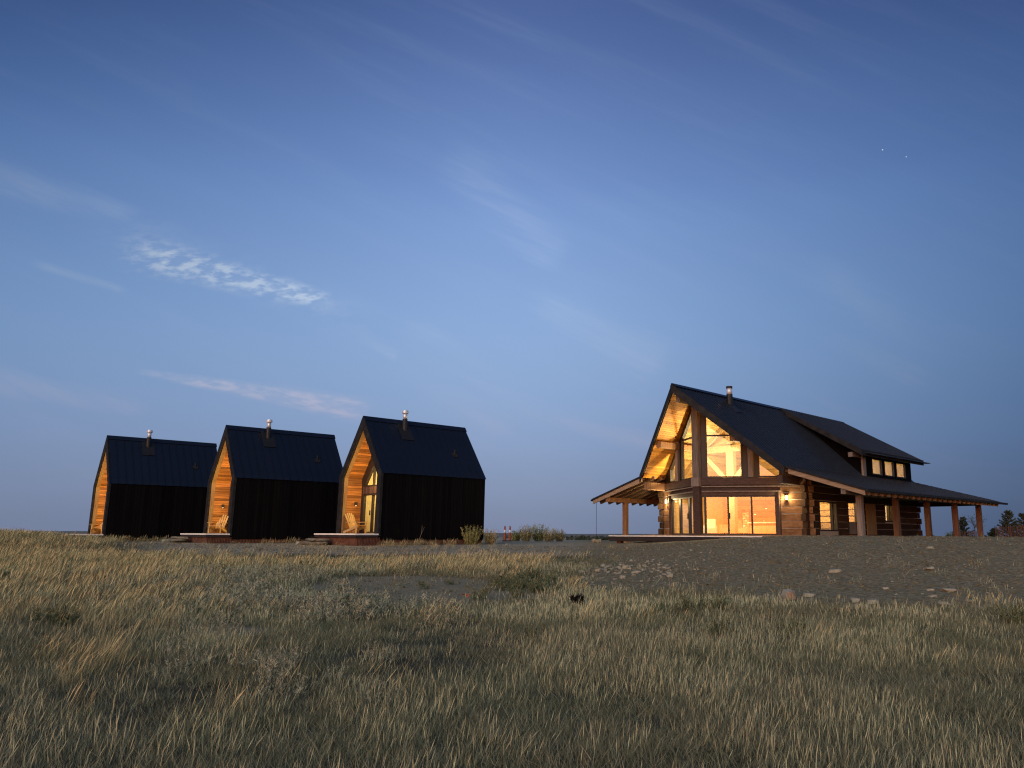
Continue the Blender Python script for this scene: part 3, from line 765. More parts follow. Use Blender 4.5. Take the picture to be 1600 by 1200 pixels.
# --- shed dormer on the right slope
DX, DY0, DY1 = 5.0, 8.3, 16.95
zd0, zd1 = ZR + .06, 4.62
nd_ = Vector(((zd0 - zd1) / DX, 0, 1)).normalized()
mb = MB(); q = [Vector((0, DY0, zd0)), Vector((DX, DY0, zd1)), Vector((DX, DY1, zd1)), Vector((0, DY1 - .5, zd0))]
mb.prism(q, -nd_ * .14)
for i in range(29):
    y0 = DY0 + .02 + i * .3
    a, b_ = Vector((0, min(y0, DY1 - .6), zd0)), Vector((DX, y0, zd1))
    mb.prism([a, b_, b_ + Vector((0, .04, 0)), a + Vector((0, .04, 0))], nd_ * .03)
dorm = mb.build('dormer_roof', M['roof_metal'], lodge)
mb = MB()
mb.prism([Vector((.25, DY0 - .03, zd0 - .12)), Vector((DX + .03, DY0 - .03, zd1 + .03)), Vector((DX + .03, DY0 - .03, zd1 - .30)), Vector((.6, DY0 - .03, zd0 - .62))], (0, .06, 0))
mb.box(DX - .02, DX + .04, DY0 + .032, DY1, zd1 - .30, zd1 + .02)
mb.prism([Vector((.0, DY1 - .5, zd0 - .02)), Vector((DX, DY1, zd1 + .0)), Vector((DX, DY1, zd1 - .30)), Vector((.0, DY1 - .5, zd0 - .3))], (0, .05, 0))
mb.build('dormer_fascia', M['black_trim'], dorm)
mb = MB(); mb.box(DX + .02, DX + .32, DY0 + .3, DY1 + .35, zd1 - .18, zd1 - .14); mb.build('eave_strip', M['roof_metal'], dorm)
WY0, WY1 = 9.4, 16.2
wins = [(10.62, 11.98), (12.3, 13.66), (13.98, 15.34)]
zc = lambda x: zd0 + (zd1 - zd0) * x / DX - .16
mb = MB(); cuts = [WY0] + [c_ for w in wins for c_ in w] + [WY1]
for i in range(0, len(cuts), 2): mb.box(HWD - .12, HWD, cuts[i], cuts[i + 1], 3.2, zc(HWD))
for w in wins: mb.box(HWD - .12, HWD, w[0], w[1], 3.2, 3.44); mb.box(HWD - .12, HWD, w[0], w[1], 4.36, zc(HWD))
mb.prism([Vector((HWD - .12, WY0, zroof(HWD - .12) - .1)), Vector((HWD - .12, WY0, zc(HWD - .12))), Vector((.9, WY0, zc(.9))), Vector((.9, WY0, zroof(.9) - .1))], (0, .12, 0))
mb.prism([Vector((HWD - .12, WY1, zroof(HWD - .12) - .1)), Vector((HWD - .12, WY1, zc(HWD - .12))), Vector((.9, WY1, zc(.9))), Vector((.9, WY1, zroof(.9) - .1))], (0, -.12, 0))
mb.build('dormer_wall', M['black_siding'], lodge)
mb = MB(); mb.prism([Vector((.6, WY0 + .13, zc(.6) - .01)), Vector((HWD - .13, WY0 + .13, zc(HWD - .13) - .01)), Vector((HWD - .13, WY1 - .13, zc(HWD - .13) - .01)), Vector((.6, WY1 - .13, zc(.6) - .01))], -nd_ * .03); mb.build('dormer_ceiling', M['interior_wood'], lodge)
mb = MB(); mb.box(HWD - .05, HWD + .06, WY0 - .04, WY0 + .34, 3.25, 4.58); mb.build('corner_post', M['timber_grey'], lodge)
mb = MB(); mb.bar((HWD - .2, 8.4, 4.42), (HWD - .2, 9.4, 4.42), .26, .26); mb.build('beam_end', M['timber_grey'], lodge)
for w in wins:
    mb = MB()
    for (a, b_) in (((w[0], 3.44), (w[1], 3.50)), ((w[0], 4.30), (w[1], 4.36))): mb.box(HWD - .06, HWD + .02, a[0], b_[0], a[1], b_[1])
    mb.box(HWD - .06, HWD + .02, w[0], w[0] + .06, 3.502, 4.298); mb.box(HWD - .06, HWD + .02, w[1] - .06, w[1], 3.502, 4.298)
    fw = mb.build('dormer_window', M['frame_dark'], lodge)
    mb = MB(); mb.box(HWD - .035, HWD - .025, w[0] + .05, w[1] - .05, 3.48, 4.32); mb.build('pane', M['glass'], fw)

# --- porch roofs: right, left, rear with hips
PX, PZ, PYF = 8.38, 2.06, 1.02
PR = YR + .1; off = PX - HWD
pr_q = {1: [Vector((HWD - .05, PYF, ZK + .02)), Vector((PX, PYF, PZ)), Vector((PX, PR + off, PZ)), Vector((HWD - .05, PR, ZK + .02))],
        -1: [Vector((-HWD + .05, PYF, ZK + .02)), Vector((-PX, PYF, PZ)), Vector((-PX, PR + off, PZ)), Vector((-HWD + .05, PR, ZK + .02))]}
slp = (ZK - PZ) / off
for s_ in (1, -1):
    nr = Vector((s_ * slp, 0, 1)).normalized()
    mb = MB(); mb.prism(pr_q[s_], -nr * .07)
    for i in range(62):
        y0 = PYF + .05 + i * .305
        a, b_ = Vector((s_ * (HWD - .02), min(y0, PR), ZK + .01)), Vector((s_ * PX, y0, PZ))
        if y0 > PR: a = Vector((s_ * (HWD + (y0 - PR)), y0, ZK - slp * (y0 - PR)))
        if y0 < PR + off - .1: mb.prism([a, b_, b_ + Vector((0, .04, 0)), a + Vector((0, .04, 0))], nr * .03)
    pr = mb.build('porch_roof', M['roof_metal'], lodge)
    mb = MB(); a, b_ = Vector((s_ * (HWD - .05), PYF - .05, ZK + .03)), Vector((s_ * (PX + .03), PYF - .05, PZ + .01))
    mb.prism([a, b_, b_ - Vector((0, 0, .10)), a - Vector((0, 0, .10))], (0, .05, 0)); mb.build('roof_edge', M['black_trim'], pr)
    mb = MB(); a, b_ = Vector((s_ * (HWD + .1), PYF, ZK - .11)), Vector((s_ * (PX - .02), PYF, PZ - .09))
    mb.prism([a, b_, b_ - Vector((0, 0, .20)), a - Vector((0, 0, .24))], (0, .07, 0)); mb.build('barge_board', M['rafter'], pr)
    mb = MB(); mb.box(min(s_ * PX, s_ * (PX + .14)), max(s_ * PX, s_ * (PX + .14)), PYF - .03, PR + off + .55, PZ - .13, PZ - .02); mb.build('eave_strip', M['black_trim'], pr)
    mb = MB()
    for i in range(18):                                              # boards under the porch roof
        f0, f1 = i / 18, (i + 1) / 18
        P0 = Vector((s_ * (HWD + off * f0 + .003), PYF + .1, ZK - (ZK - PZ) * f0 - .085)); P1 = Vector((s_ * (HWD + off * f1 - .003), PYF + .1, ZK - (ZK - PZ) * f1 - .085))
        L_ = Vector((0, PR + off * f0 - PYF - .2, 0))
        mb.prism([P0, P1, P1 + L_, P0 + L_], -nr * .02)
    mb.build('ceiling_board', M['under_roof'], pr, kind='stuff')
mb = MB(); nrr = Vector((0, slp, 1)).normalized()
mb.prism([Vector((-HWD, PR, ZK)), Vector((HWD, PR, ZK)), Vector((PX, PR + off, PZ - .003)), Vector((-PX, PR + off, PZ - .003))], -nrr * .07); mb.build('porch_roof', M['roof_metal'], lodge)
# rafters: a timber each
def rafter_mesh(s_):
    mb = MB(); a, b_ = Vector((s_ * (HWD - .35), 0, ZK + .35 * slp - .21)), Vector((s_ * (PX - .06), 0, PZ - .19))
    mb.bar(a, b_, .11, .19); return mb.mesh('rafter', M['rafter'])
for s_ in (1, -1):
    me = rafter_mesh(s_)
    for i in range(26 if s_ > 0 else 14):
        y0 = PYF + .62 + i * .72
        if y0 > PR + off - .3: break
        if y0 > PR - .1:
            m2 = MB(); st = HWD + max(0, y0 - PR) - .1
            a, b_ = Vector((s_ * st, 0, ZK - slp * (st - HWD) - .21)), Vector((s_ * (PX - .06), 0, PZ - .19)); m2.bar(a, b_, .11, .19); mm = m2.mesh('rafter', M['rafter'])
        else: mm = me
        o = bpy.data.objects.new('rafter', mm); col.objects.link(o); o.parent = lodge; o.location = (0, y0, 0)
# beams and posts
BX, BZ0, BZ1 = 7.3, 1.86, 2.14
posts = [2.72, 6.80, 10.93, 15.08, 19.2]
for s_ in (1, -1):
    mb = MB(); mb.log((s_ * BX, 1.12, (BZ0 + BZ1) / 2), (s_ * BX, 19.4, (BZ0 + BZ1) / 2), .24, BZ1 - BZ0, .006, ch=.06)
    mb.build('porch_beam', M['timber'] if s_ < 0 else M['timber_grey'], lodge)
mb = MB(); mb.log((-7.15, 19.2, (BZ0 + BZ1) / 2 - .01), (7.15, 19.2, (BZ0 + BZ1) / 2 - .01), .24, BZ1 - BZ0, .006, ch=.06); mb.build('porch_beam', M['timber_dark'], lodge)
for s_ in (1, -1):
    for i, y0 in enumerate(posts):
        if s_ < 0 and i > 2: continue
        mb = MB(); mb.log((s_ * BX, y0, -.45), (s_ * BX, y0, BZ0), .285, .285, .008, ch=.10)
        mb.build('porch_post', M['timber'] if s_ < 0 else (M['timber_grey'] if i < 1 else M['timber_brown']), lodge)
mb = MB(); mb.log((2.4, 19.2, -.45), (2.4, 19.2, BZ0), .285, .285, .008, ch=.10); mb.build('porch_post', M['timber'], lodge)

# --- log walls. courses of hewn logs with pale joints between
NC = 8; CH_ = 2.80 / NC
def course_wall(P0, dirv, openings, t0, t1, mtl, name='log', w=.26, z0=0.0, courses=NC, ends=None):
    """openings: (ta, tb, za, zb) along the wall; every log piece is an object"""
    P0, dirv = Vector(P0), Vector(dirv)
    for k in range(courses):
        za, zb = z0 + k * CH_, z0 + (k + 1) * CH_; zm = (za + zb) / 2
        cut = sorted((o[0], o[1]) for o in openings if o[2] < zm + .05 and o[3] > zm - .05)
        a = t0 + (ends[0][k % 2] if ends else 0)
        segs = []
        for ca, cb in cut:
            if ca > a: segs.append((a, ca))
            a = max(a, cb)
        e = t1 + (ends[1][k % 2] if ends else 0)
        if e > a: segs.append((a, e))
        for sa, sb in segs:
            if sb - sa < .06: continue
            mb = MB(); p, q = P0 + dirv * sa, P0 + dirv * sb
            mb.log((p.x, p.y, zm), (q.x, q.y, zm), w + random.uniform(-.02, .02), CH_ - .018, .011, ch=.10); mb.build(name, mtl, lodge)
def chink_wall(P0, dirv, openings, t0, t1, w=.20):
    """pale filler behind the joints, cut round the openings"""
    P0, dirv = Vector(P0), Vector(dirv).normalized(); nn = Vector((dirv.y, -dirv.x, 0)) * w / 2
    mb = MB(); ts = sorted({t0, t1, *[o[0] for o in openings], *[o[1] for o in openings]})
    for a, b_ in zip(ts[:-1], ts[1:]):
        if a < t0 or b_ > t1: continue
        mid = (a + b_) / 2; gaps = sorted((o[2], o[3]) for o in openings if o[0] < mid < o[1]); z = 0.0
        for g0, g1 in gaps + [(2.8, 2.8)]:
            if g0 - z > .02:
                p, q = P0 + dirv * a, P0 + dirv * b_
                mb.prism([p - nn + Vector((0, 0, z)), q - nn + Vector((0, 0, z)), q + nn + Vector((0, 0, z)), p + nn + Vector((0, 0, z))], (0, 0, g0 - z))
            z = g1
    mb.build('chinking', M['chink'], lodge)
WT = 5.37                                                             # length of each prow wing
wing = {1: Vector((C33, S33, 0)), -1: Vector((-C33, S33, 0))}
YC = WT * S33                                                         # where the side walls start
for s_ in (1, -1):
    op = [(-.3, 4.08, -.1, 2.46)]
    course_wall((0, 0, 0), wing[s_], op, 0, WT, M['log'], ends=((0, 0), (.32, .24)))
    chink_wall((0, 0, 0), wing[s_], op, 0, WT - .05)
right_op = [(3.86, 5.86, .22, 1.72), (7.0, 8.95, -.1, 1.78), (11.65, 12.9, .78, 1.78)]
course_wall((HWD, 0, 0), (0, 1, 0), right_op, YC - .1, YR, M['log_shaded'], ends=((-.34, -.22), (.3, .22)))
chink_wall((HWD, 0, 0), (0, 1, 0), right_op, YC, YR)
course_wall((-HWD, 0, 0), (0, 1, 0), [], YC - .1, YR, M['log_shaded'], ends=((-.34, -.22), (.3, .22)))
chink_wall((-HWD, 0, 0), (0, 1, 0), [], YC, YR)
course_wall((-HWD, YR, 0), (1, 0, 0), [], 0, 2 * HWD, M['log_shaded'], ends=((-.22, -.3), (.3, .22)))
chink_wall((-HWD, YR, 0), (1, 0, 0), [], 0.1, 2 * HWD - .1)
mb = MB(); mb.prism([(-HWD, YR, 2.8), (HWD, YR, 2.8), (HWD, YR, ZK - .2), (0, YR, ZR - .2), (-HWD, YR, ZK - .2)], (0, -.15, 0)); mb.build('rear_gable', M['black_siding'], lodge)
mb = MB()
for s_ in (-1, 1): mb.box(min(s_ * (HWD - .1), s_ * (HWD + .02)), max(s_ * (HWD - .1), s_ * (HWD + .02)), YC + .05, YR, 2.82, ZK - .19)
mb.build('upper_side_wall', M['black_siding'], lodge)

# --- prow front: centre post, plate logs, mid posts, windows and doors
mb = MB(); mb.log((0, -.04, 0), (0, -.04, 2.42), .40, .36, .010, ch=.12); mb.build('prow_post', M['timber_dark'], lodge)
mb = MB(); mb.log((0, -.06, 2.86), (0, -.06, zroof(0) - .3), .38, .34, .010, ch=.12); mb.build('prow_post', M['timber_grey'], lodge)
mb = MB(); mb.log((0, -.08, 2.42), (0, -.08, 2.86), .46, .42, .006, ch=.1); mb.build('prow_block', M['timber_grey'], lodge)
for s_ in (1, -1):
    w = wing[s_]; nW = Vector((s_ * S33, -C33, 0))                    # outward normal of the wing
    at = lambda t, z, off_=0.0: w * t + nW * off_ + Vector((0, 0, z))
    mb = MB(); mb.log(at(.16, 2.65), at(WT + .1, 2.65), .36, .40, .012, ch=.14); mb.build('plate_log', M['timber_dark'], lodge)
    mb = MB(); mb.bar(at(.2, 2.41, .16), at(WT - .1, 2.41, .16), .06, .05); mb.build('trim_board', M['timber_grey'], lodge)
    mb = MB(); mb.bar(at(.2, 2.165, .155), at(4.1, 2.165, .155), .08, .06); mb.build('trim_board', M['timber_grey'], lodge)
    # header panel over the door
    mb = MB(); mb.bar(at(.18, 2.27, .03), at(4.1, 2.27, .03), .14, .26); mb.bar(at(.18, 2.045, .03), at(4.1, 2.045, .03), .16, .17); mb.build('door_header', M['timber_dark'], lodge)
    mb = MB(); mb.log(at(4.00, 0, .06), at(4.00, 2.13, .06), .15, .24, .006, ch=.1); mb.build('door_jamb', M['timber_dark'], lodge)
    # sliding door in three lights
    edges = [.36, 1.50, 2.66, 3.86] if s_ > 0 else [.22, 1.20, 2.60, 3.92]
    mb = MB()
    for a, b_ in ((at(.20, .04), at(3.94, .04)), (at(.20, 1.93), at(3.94, 1.93))): mb.bar(a, b_, .12, .08)
    dw = mb.build('sliding_door', M['frame_dark'], lodge)
    for i, e in enumerate(edges):
        hw_ = .045 if 0 < i < 3 else .06
        if s_ < 0 and 0 < i < 3: hw_ = .13
        mb = MB(); mb.bar(at(e, .081), at(e, 1.889), .1, 2 * hw_, up=w); mb.build('stile', M['frame_dark'], dw)
    for i in range(3):
        a, b_ = edges[i] + .03, edges[i + 1] - .03
        mb = MB(); mb.prism([at(a, .07), at(b_, .07), at(b_, 1.9), at(a, 1.9)], nW * .012); mb.build('pane', M['glass'], dw)
    mb = MB(); mb.box(-.02, .02, -.02, .02, -.15, .15); hd = mb.build('handle', M['dark_metal'], dw); hd.location = at(edges[1] + .07, .95, .1)
    # upper windows under the rake
    zu = lambda t: zroof(t * C33) - .62
    def upper(t0, t1, mull):
        fr = MB(); nm = 'upper_window'
        pts = [at(t0, 2.86), at(t1, 2.86), at(t1, zu(t1)), at(t0, zu(t0))]
        fr.bar(at(t0, 2.90), at(t1, 2.90), .12, .07); fr.bar(at(t0 + .03, 2.93), at(t0 + .03, zu(t0) - .02), .12, .07, up=w); fr.bar(at(t1 - .03, 2.93), at(t1 - .03, zu(t1) - .05), .12, .07, up=w)
        fr.bar(at(t0, zu(t0) - .03), at(t1, zu(t1) - .03), .12, .09)
        if mull: 
            tm = next((t for t in np.linspace(t0, t1, 80) if zu(t) < mull + .05), t1)
            fr.bar(at(t0 + .06, mull), at(min(tm, t1), mull), .10, .085)
        fo = fr.build('upper_window', M['frame_dark'], lodge)
        if mull:
            tm = min(tm, t1)
            g = MB(); g.prism([at(t0 + .04, 2.92), at(t1 - .04, 2.92), at(t1 - .04, min(mull, zu(t1) - .04)), at(tm - .05, mull - .04), at(t0 + .04, mull - .04)], nW * .01); g.build('pane', M['glass'], fo)
            g = MB(); g.prism([at(t0 + .04, mull + .04), at(tm - .1, mull + .04), at(t0 + .04, zu(t0) - .05)], nW * .01); g.build('pane', M['glass'], fo)
        else:
            g = MB(); g.prism([at(t0 + .04, 2.92), at(t1 - .04, 2.92), at(t1 - .04, zu(t1) - .05), at(t0 + .04, zu(t0) - .05)], nW * .01); g.build('pane', M['glass'], fo)
    upper(.45, 2.27, 5.02)
    upper(3.05, 4.12, None)
    # dark wall strips between windows, and the light post standing on them
    mb = MB()
    for a, b_ in ((.16, .45), (2.27, 3.05), (4.12, WT - .05)):
        mb.prism([at(a, 2.86), at(b_, 2.86), at(b_, zroof(b_ * C33) - .22), at(a, zroof(a * C33) - .22)], -nW * .14)
    ts = [.45, 2.27]
    for t0, t1 in ((.45, 2.27), (3.05, 4.12)):
        mb.prism([at(t0, zu(t0)), at(t1, zu(t1)), at(t1, zroof(t1 * C33) - .22), at(t0, zroof(t0 * C33) - .22)], -nW * .14)
    mb.build('gable_wall', M['timber_dark'] if False else M['frame_dark'], lodge)
    mb = MB(); mb.log(at(2.69, 2.86, .1), at(2.69, zroof(2.69 * C33) - .36, .1), .20, .27, .008, ch=.1); mb.build('gable_post', M['timber_grey'], lodge)
    # wall lantern by the door
    lt, lz = (4.36, 1.84)
    lw = MB(); lw.prism([at(lt - .05, lz - .12, .15), at(lt + .05, lz - .12, .15), at(lt + .05, lz + .12, .15), at(lt - .05, lz + .12, .15)], nW * .02)
    p_ = at(lt, lz + .10, .24); lw.cyl(p_, p_ + Vector((0, 0, .05)), .09, .03, n=8); p_ = at(lt, lz - .14, .24); lw.cyl(p_, p_ + Vector((0, 0, .03)), .07, .07, n=8)
    ln = lw.build('wall_lantern', M['dark_metal'], lodge)
    lb = MB(); lb.cyl(at(lt, lz - .10, .24), at(lt, lz + .09, .24), .05, .05, n=8); lb.build('bulb', M['bulb'], ln)
    lamp('lantern_light', 'POINT', tuple(at(lt, lz, .36)), 75 if s_ > 0 else 140, WARM2, lodge, .05)
# --- purlins, ridge beam, wall plates that run out beneath the overhang
mb = MB(); mb.log((0, -1.55, 6.78), (0, YR - .3, 6.78), .26, .34, .008, ch=.12, seg=8); mb.build('ridge_beam', M['timber_grey'], lodge)
for s_ in (1, -1):
    mb = MB(); mb.log((s_ * 2.32, -.25, 4.74), (s_ * 2.32, 9.0, 4.74), .30, .36, .010, ch=.12, seg=8); mb.build('purlin', M['timber'], lodge)
    mb = MB(); mb.log((s_ * 4.18, .92, 2.66), (s_ * 4.18, YC + 1.0, 2.66), .30, .42, .012, ch=.12); mb.build('wall_plate', M['timber'] if s_ < 0 else M['timber_dark'], lodge)

# --- windows, door and panel of the right side wall
def side_window(name, y0, y1, z0, z1, muls, panel=None):
    mb = MB(); X = HWD + .1
    mb.box(X - .12, X + .03, y0, y1, z0, z0 + .07); mb.box(X - .12, X + .03, y0, y1, z1 - .07, z1)
    for y_ in [y0 + .04] + muls + [y1 - .04]: mb.box(X - .12, X + .028, y_ - .055, y_ + .055, z0 + .072, z1 - .072)
    fw = mb.build(name, M['frame_dark'], lodge)
    ed = [y0 + .08] + muls + [y1 - .08]
    for a, b_ in zip(ed[:-1], ed[1:]):
        zz = panel if panel else z0 + .05
        mb = MB(); mb.box(X - .05, X - .04, a + .04, b_ - .04, zz, z1 - .06); mb.build('pane', M['glass'], fw)
        if panel: mb = MB(); mb.box(X - .07, X - .03, a + .04, b_ - .04, z0 + .072, panel - .01); mb.build('lower_panel', M['timber_grey'], fw)
    return fw
side_window('side_window', 3.86, 5.86, .22, 1.72, [5.33])
side_window('side_door', 7.0, 8.95, .02, 1.78, [8.12], panel=.74)
side_window('side_window', 11.65, 12.9, .78, 1.78, [12.3])
mb = MB(); mb.box(HWD + .16, HWD + .20, 9.1, 10.3, .05, 1.72); mb.build('side_shutter', M['cedar_trim'], lodge)

# --- chimney
chx, chy = .62, 2.2; zq = zroof(chx)
mb = MB(); mb.cyl((chx, chy, zq - .2), (chx, chy, 7.42), .17, n=14); ch = mb.build('chimney_pipe', M['dark_metal'], lodge)
mb = MB(); mb.cyl((chx, chy, 7.40), (chx, chy, 7.76), .15, n=16); mb.build('flue', M['steel'], ch, smooth=True)
mb = MB(); mb.cyl((chx, chy, 7.745), (chx, chy, 7.86), .17, .17, n=16); mb.build('rain_cap', M['dark_metal'], ch)
nr = Vector((SLM, 0, 1)).normalized(); a0 = Vector((chx + .55, chy, zroof(chx + .55))); a1 = Vector((chx - .2, chy, zroof(chx - .2)))
mb = MB(); mb.prism([a0 + Vector((0, -.26, 0)), a1 + Vector((0, -.3, 0)), a1 + Vector((0, .3, 0)), a0 + Vector((0, .26, 0))], nr * .05); mb.build('flashing', M['dark_metal'], ch)

# --- deck in front of the prow
mb = MB(); k = 30
for i in range(k):
    y0 = -1.55 + i * (YC + 1.5) / k
    mb.box(-4.62, 4.62, y0 + .004, y0 + (YC + 1.5) / k - .004, -.09, -.045)
mb.build('deck_board', M['deck'], lodge, kind='stuff')
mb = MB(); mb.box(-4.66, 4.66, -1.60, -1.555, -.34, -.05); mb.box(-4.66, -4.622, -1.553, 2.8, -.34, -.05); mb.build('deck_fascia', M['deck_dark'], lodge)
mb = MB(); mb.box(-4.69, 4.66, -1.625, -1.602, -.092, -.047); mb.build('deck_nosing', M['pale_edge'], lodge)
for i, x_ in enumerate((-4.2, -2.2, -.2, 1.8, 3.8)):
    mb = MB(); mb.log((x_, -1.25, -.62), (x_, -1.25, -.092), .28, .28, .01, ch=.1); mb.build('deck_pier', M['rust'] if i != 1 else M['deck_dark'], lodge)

# --- inside the great room
mb = MB(); k = 26
for i in range(k): mb.box(-HWD + .15 + i * (2 * HWD - .3) / k + .004, -HWD + .15 + (i + 1) * (2 * HWD - .3) / k - .004, .7, YR - .2, -.06, -.002)
mb.build('room_floor', M['floor_wood'], lodge, kind='stuff')
BWY = 8.6
for k in range(19):                                                     # log wall at the back of the room
    za = k * CH_; xw = HWD - .2 if za < 2.8 else max(.3, (ZR - .35 - za - CH_) / SLM)
    if za + CH_ > ZR - .4: break
    mb = MB(); mb.log((-xw, BWY, za + CH_ / 2), (xw, BWY, za + CH_ / 2), .2, CH_ - .03, .012, ch=.12, seg=8); mb.build('room_log', M['interior_wood'], lodge)
mb = MB(); mb.prism([(-HWD + .2, BWY + .03, 0), (HWD - .2, BWY + .03, 0), (HWD - .2, BWY + .03, 2.9), (0, BWY + .03, ZR - .3), (-HWD + .2, BWY + .03, 2.9)], (0, .06, 0)); mb.build('room_wall', M['plaster'], lodge)
for s_ in (-1, 1):
    mb = MB()
    for i in range(26):
        xa, xb = HWD * i / 26 + .004, HWD * (i + 1) / 26 - .004
        nr = Vector((s_ * SLM, 0, 1)).normalized()
        lo = lambda x: Vector((s_ * x, .3 + TAN * x, zroof(x))) - nr * .178
        hi = lambda x: Vector((s_ * x, BWY + .1, zroof(x))) - nr * .178
        mb.prism([lo(xa), lo(xb), hi(xb), hi(xa)], -nr * (.02 + random.uniform(0, .006)))
    mb.build('ceiling_plank', M['interior_wood'], lodge, kind='stuff')
    mb = MB(); mb.box(min(s_ * (HWD - .16), s_ * (HWD - .20)), max(s_ * (HWD - .16), s_ * (HWD - .20)), YC + .1, 3.8, 0, 2.95)
    if s_ < 0: mb.box(-HWD + .16, -HWD + .20, 3.8, BWY, 0, 2.95)
    else: mb.box(HWD - .20, HWD - .16, 5.9, 6.95, 0, 2.95); mb.box(HWD - .20, HWD - .16, 3.8, 5.9, 1.75, 2.95)
    mb.build('room_side_lining', M['interior_wood'], lodge)
TY = 4.0
mb = MB(); mb.bar((-2.2, TY, 4.74), (2.2, TY, 4.74), .24, .34); mb.build('tie_beam', M['interior_timber'], lodge)
mb = MB(); mb.bar((-.66, TY + .1, 0), (-.66, TY + .1, 6.7), .46, .3, up=(0, 1, 0)); mb.build('king_post', M['interior_timber'], lodge)
for x0, z0, x1, z1 in ((-2.35, 4.45, -.9, 3.0), (-2.9, 4.45, -4.1, 3.0), (-.4, 3.0, 1.2, 4.5), (-2.2, 5.0, -.9, 6.2), (.3, 5.9, 1.8, 4.95)):
    mb = MB(); mb.bar((x0, TY, z0), (x1, TY, z1), .2, .26, up=(0, 0, 1)); mb.build('brace', M['interior_timber'], lodge)
mb = MB(); mb.box(-HWD + .25, HWD - .25, 3.5, BWY - .12, 2.60, 2.78); mb.build('loft_baffle', M['interior_wood'], lodge)  # added floor, holds the upper lamps' light back from the lower room
mb = MB(); mb.box(.6, HWD - .2, 9.0, 16.1, 2.62, 2.8); mb.box(.5, .58, 9.0, 16.1, 0, 6.3); mb.box(.6, HWD - .2, 12.1, 12.16, 0, 2.6); mb.box(.6, HWD - .2, 16.0, 16.04, 0, 2.61)
for y_ in (12.1, 13.82, 16.0): mb.prism([(.6, y_, 2.82), (HWD - .2, y_, 2.82), (HWD - .2, y_, 4.5), (.6, y_, 6.4)], (0, .06, 0))
mb.build('room_partition', M['plaster'], lodge)
for x_, y_, z_, pw in ((-1.0, 2.5, 3.2, 1500), (1.1, 2.4, 3.2, 800), (1.8, 6.2, 4.6, 560), (1.6, 6.6, 2.0, 110), (-2.2, 6.8, 2.0, 80)):
    lamp('room_lamp', 'POINT', (x_, y_, z_), pw, WARM2, lodge, .3)
for y_ in (10.8, 13.0, 14.9):
    lamp('bedroom_lamp', 'POINT', (2.3, y_, 3.6), 300, (1, .66, .28), lodge, .2); lamp('hall_lamp', 'POINT', (3.0, y_, 2.0), 330, (1, .68, .30), lodge, .2)
lamp('kitchen_lamp', 'POINT', (3.2, 7.4, 1.9), 600, (1, .68, .30), lodge, .2)

def inside(name, label, cat, x, y, rz=0.0, group=None, z=0.0):
    return thing(name, label, cat, LW(x, y, z), -LYAW + rz, LS, group)
# kitchen island, sofa, armchair, log rack, pendants
t = inside('kitchen_island', 'pale wood counter seen through the right pane of the glass doors', 'counter', 1.35, 4.3)
boxpart('cabinet', M['pine_wood'], t, -.85, .85, -.35, .35, 0, .62); boxpart('worktop', M['linen'], t, -.95, .95, -.42, .42, .622, .68)
t = inside('sofa', 'long low sofa inside the log house behind the middle glass pane', 'sofa', -1.4, 6.2)
boxpart('seat', M['fabric'], t, -1.1, 1.1, -.45, .40, .12, .42); boxpart('backrest', M['fabric'], t, -1.1, 1.1, .402, .6, .12, .85)
for s_ in (-1, 1): boxpart('armrest', M['fabric'], t, *sorted((s_ * 1.102, s_ * 1.3)), -.45, .6, .0, .6)
t = inside('armchair', 'cream armchair behind the left pane of the glass doors', 'chair', -1.45, 3.0, R(30))
boxpart('seat', M['linen'], t, -.3, .3, -.3, .28, .1, .36); mb = MB(); mb.bar((0, .30, .2), (0, .46, .85), .6, .12, up=(0, 1, 0)); mb.build('backrest', M['linen'], t)
for s_ in (-1, 1): boxpart('armrest', M['linen'], t, *sorted((s_ * .302, s_ * .4)), -.3, .28, .0, .5)
t = inside('firewood_rack', 'tall stack of split firewood in a narrow rack behind the middle pane', 'firewood', -.95, 6.0)
mb = MB()
for s_ in (-1, 1): mb.box(*sorted((s_ * .26, s_ * .22)), -.18, .18, 0, 1.45)
mb.box(-.22, .22, -.18, .18, 0, .05); mb.build('frame', M['dark_metal'], t)
for k in range(9):
    for j in range(3):
        mb = MB(); x_ = -.14 + .14 * j; z_ = .12 + k * .135; mb.log((x_, -.17, z_), (x_, .17, z_), .125, .12, .01, ch=.2, seg=1); mb.build('split_log', M['pine_wood'] if (k + j) % 3 else M['linen'], t)
for x_, zb_, lab in ((.45, 1.25, 'pendant lamp hanging lower and nearer the door middle inside the log house'), (1.15, 1.55, 'pendant lamp hanging higher over the counter inside the log house')):
    t = inside('pendant_lamp', lab, 'lamp', x_, 4.6)
    mb = MB(); mb.cyl((0, 0, zb_), (0, 0, 4.6 if x_ > 9 else 2.9), .012, n=6); mb.build('cord', M['dark_metal'], t)
    mb = MB(); mb.cyl((0, 0, zb_ - .12), (0, 0, zb_), .11, .03, n=12); mb.build('lamp_shade', M['dark_metal'], t)
    mb = MB(); mb.cyl((0, 0, zb_ - .15), (0, 0, zb_ - .122), .05, .05, n=10); mb.build('bulb', M['bulb_soft'], t)

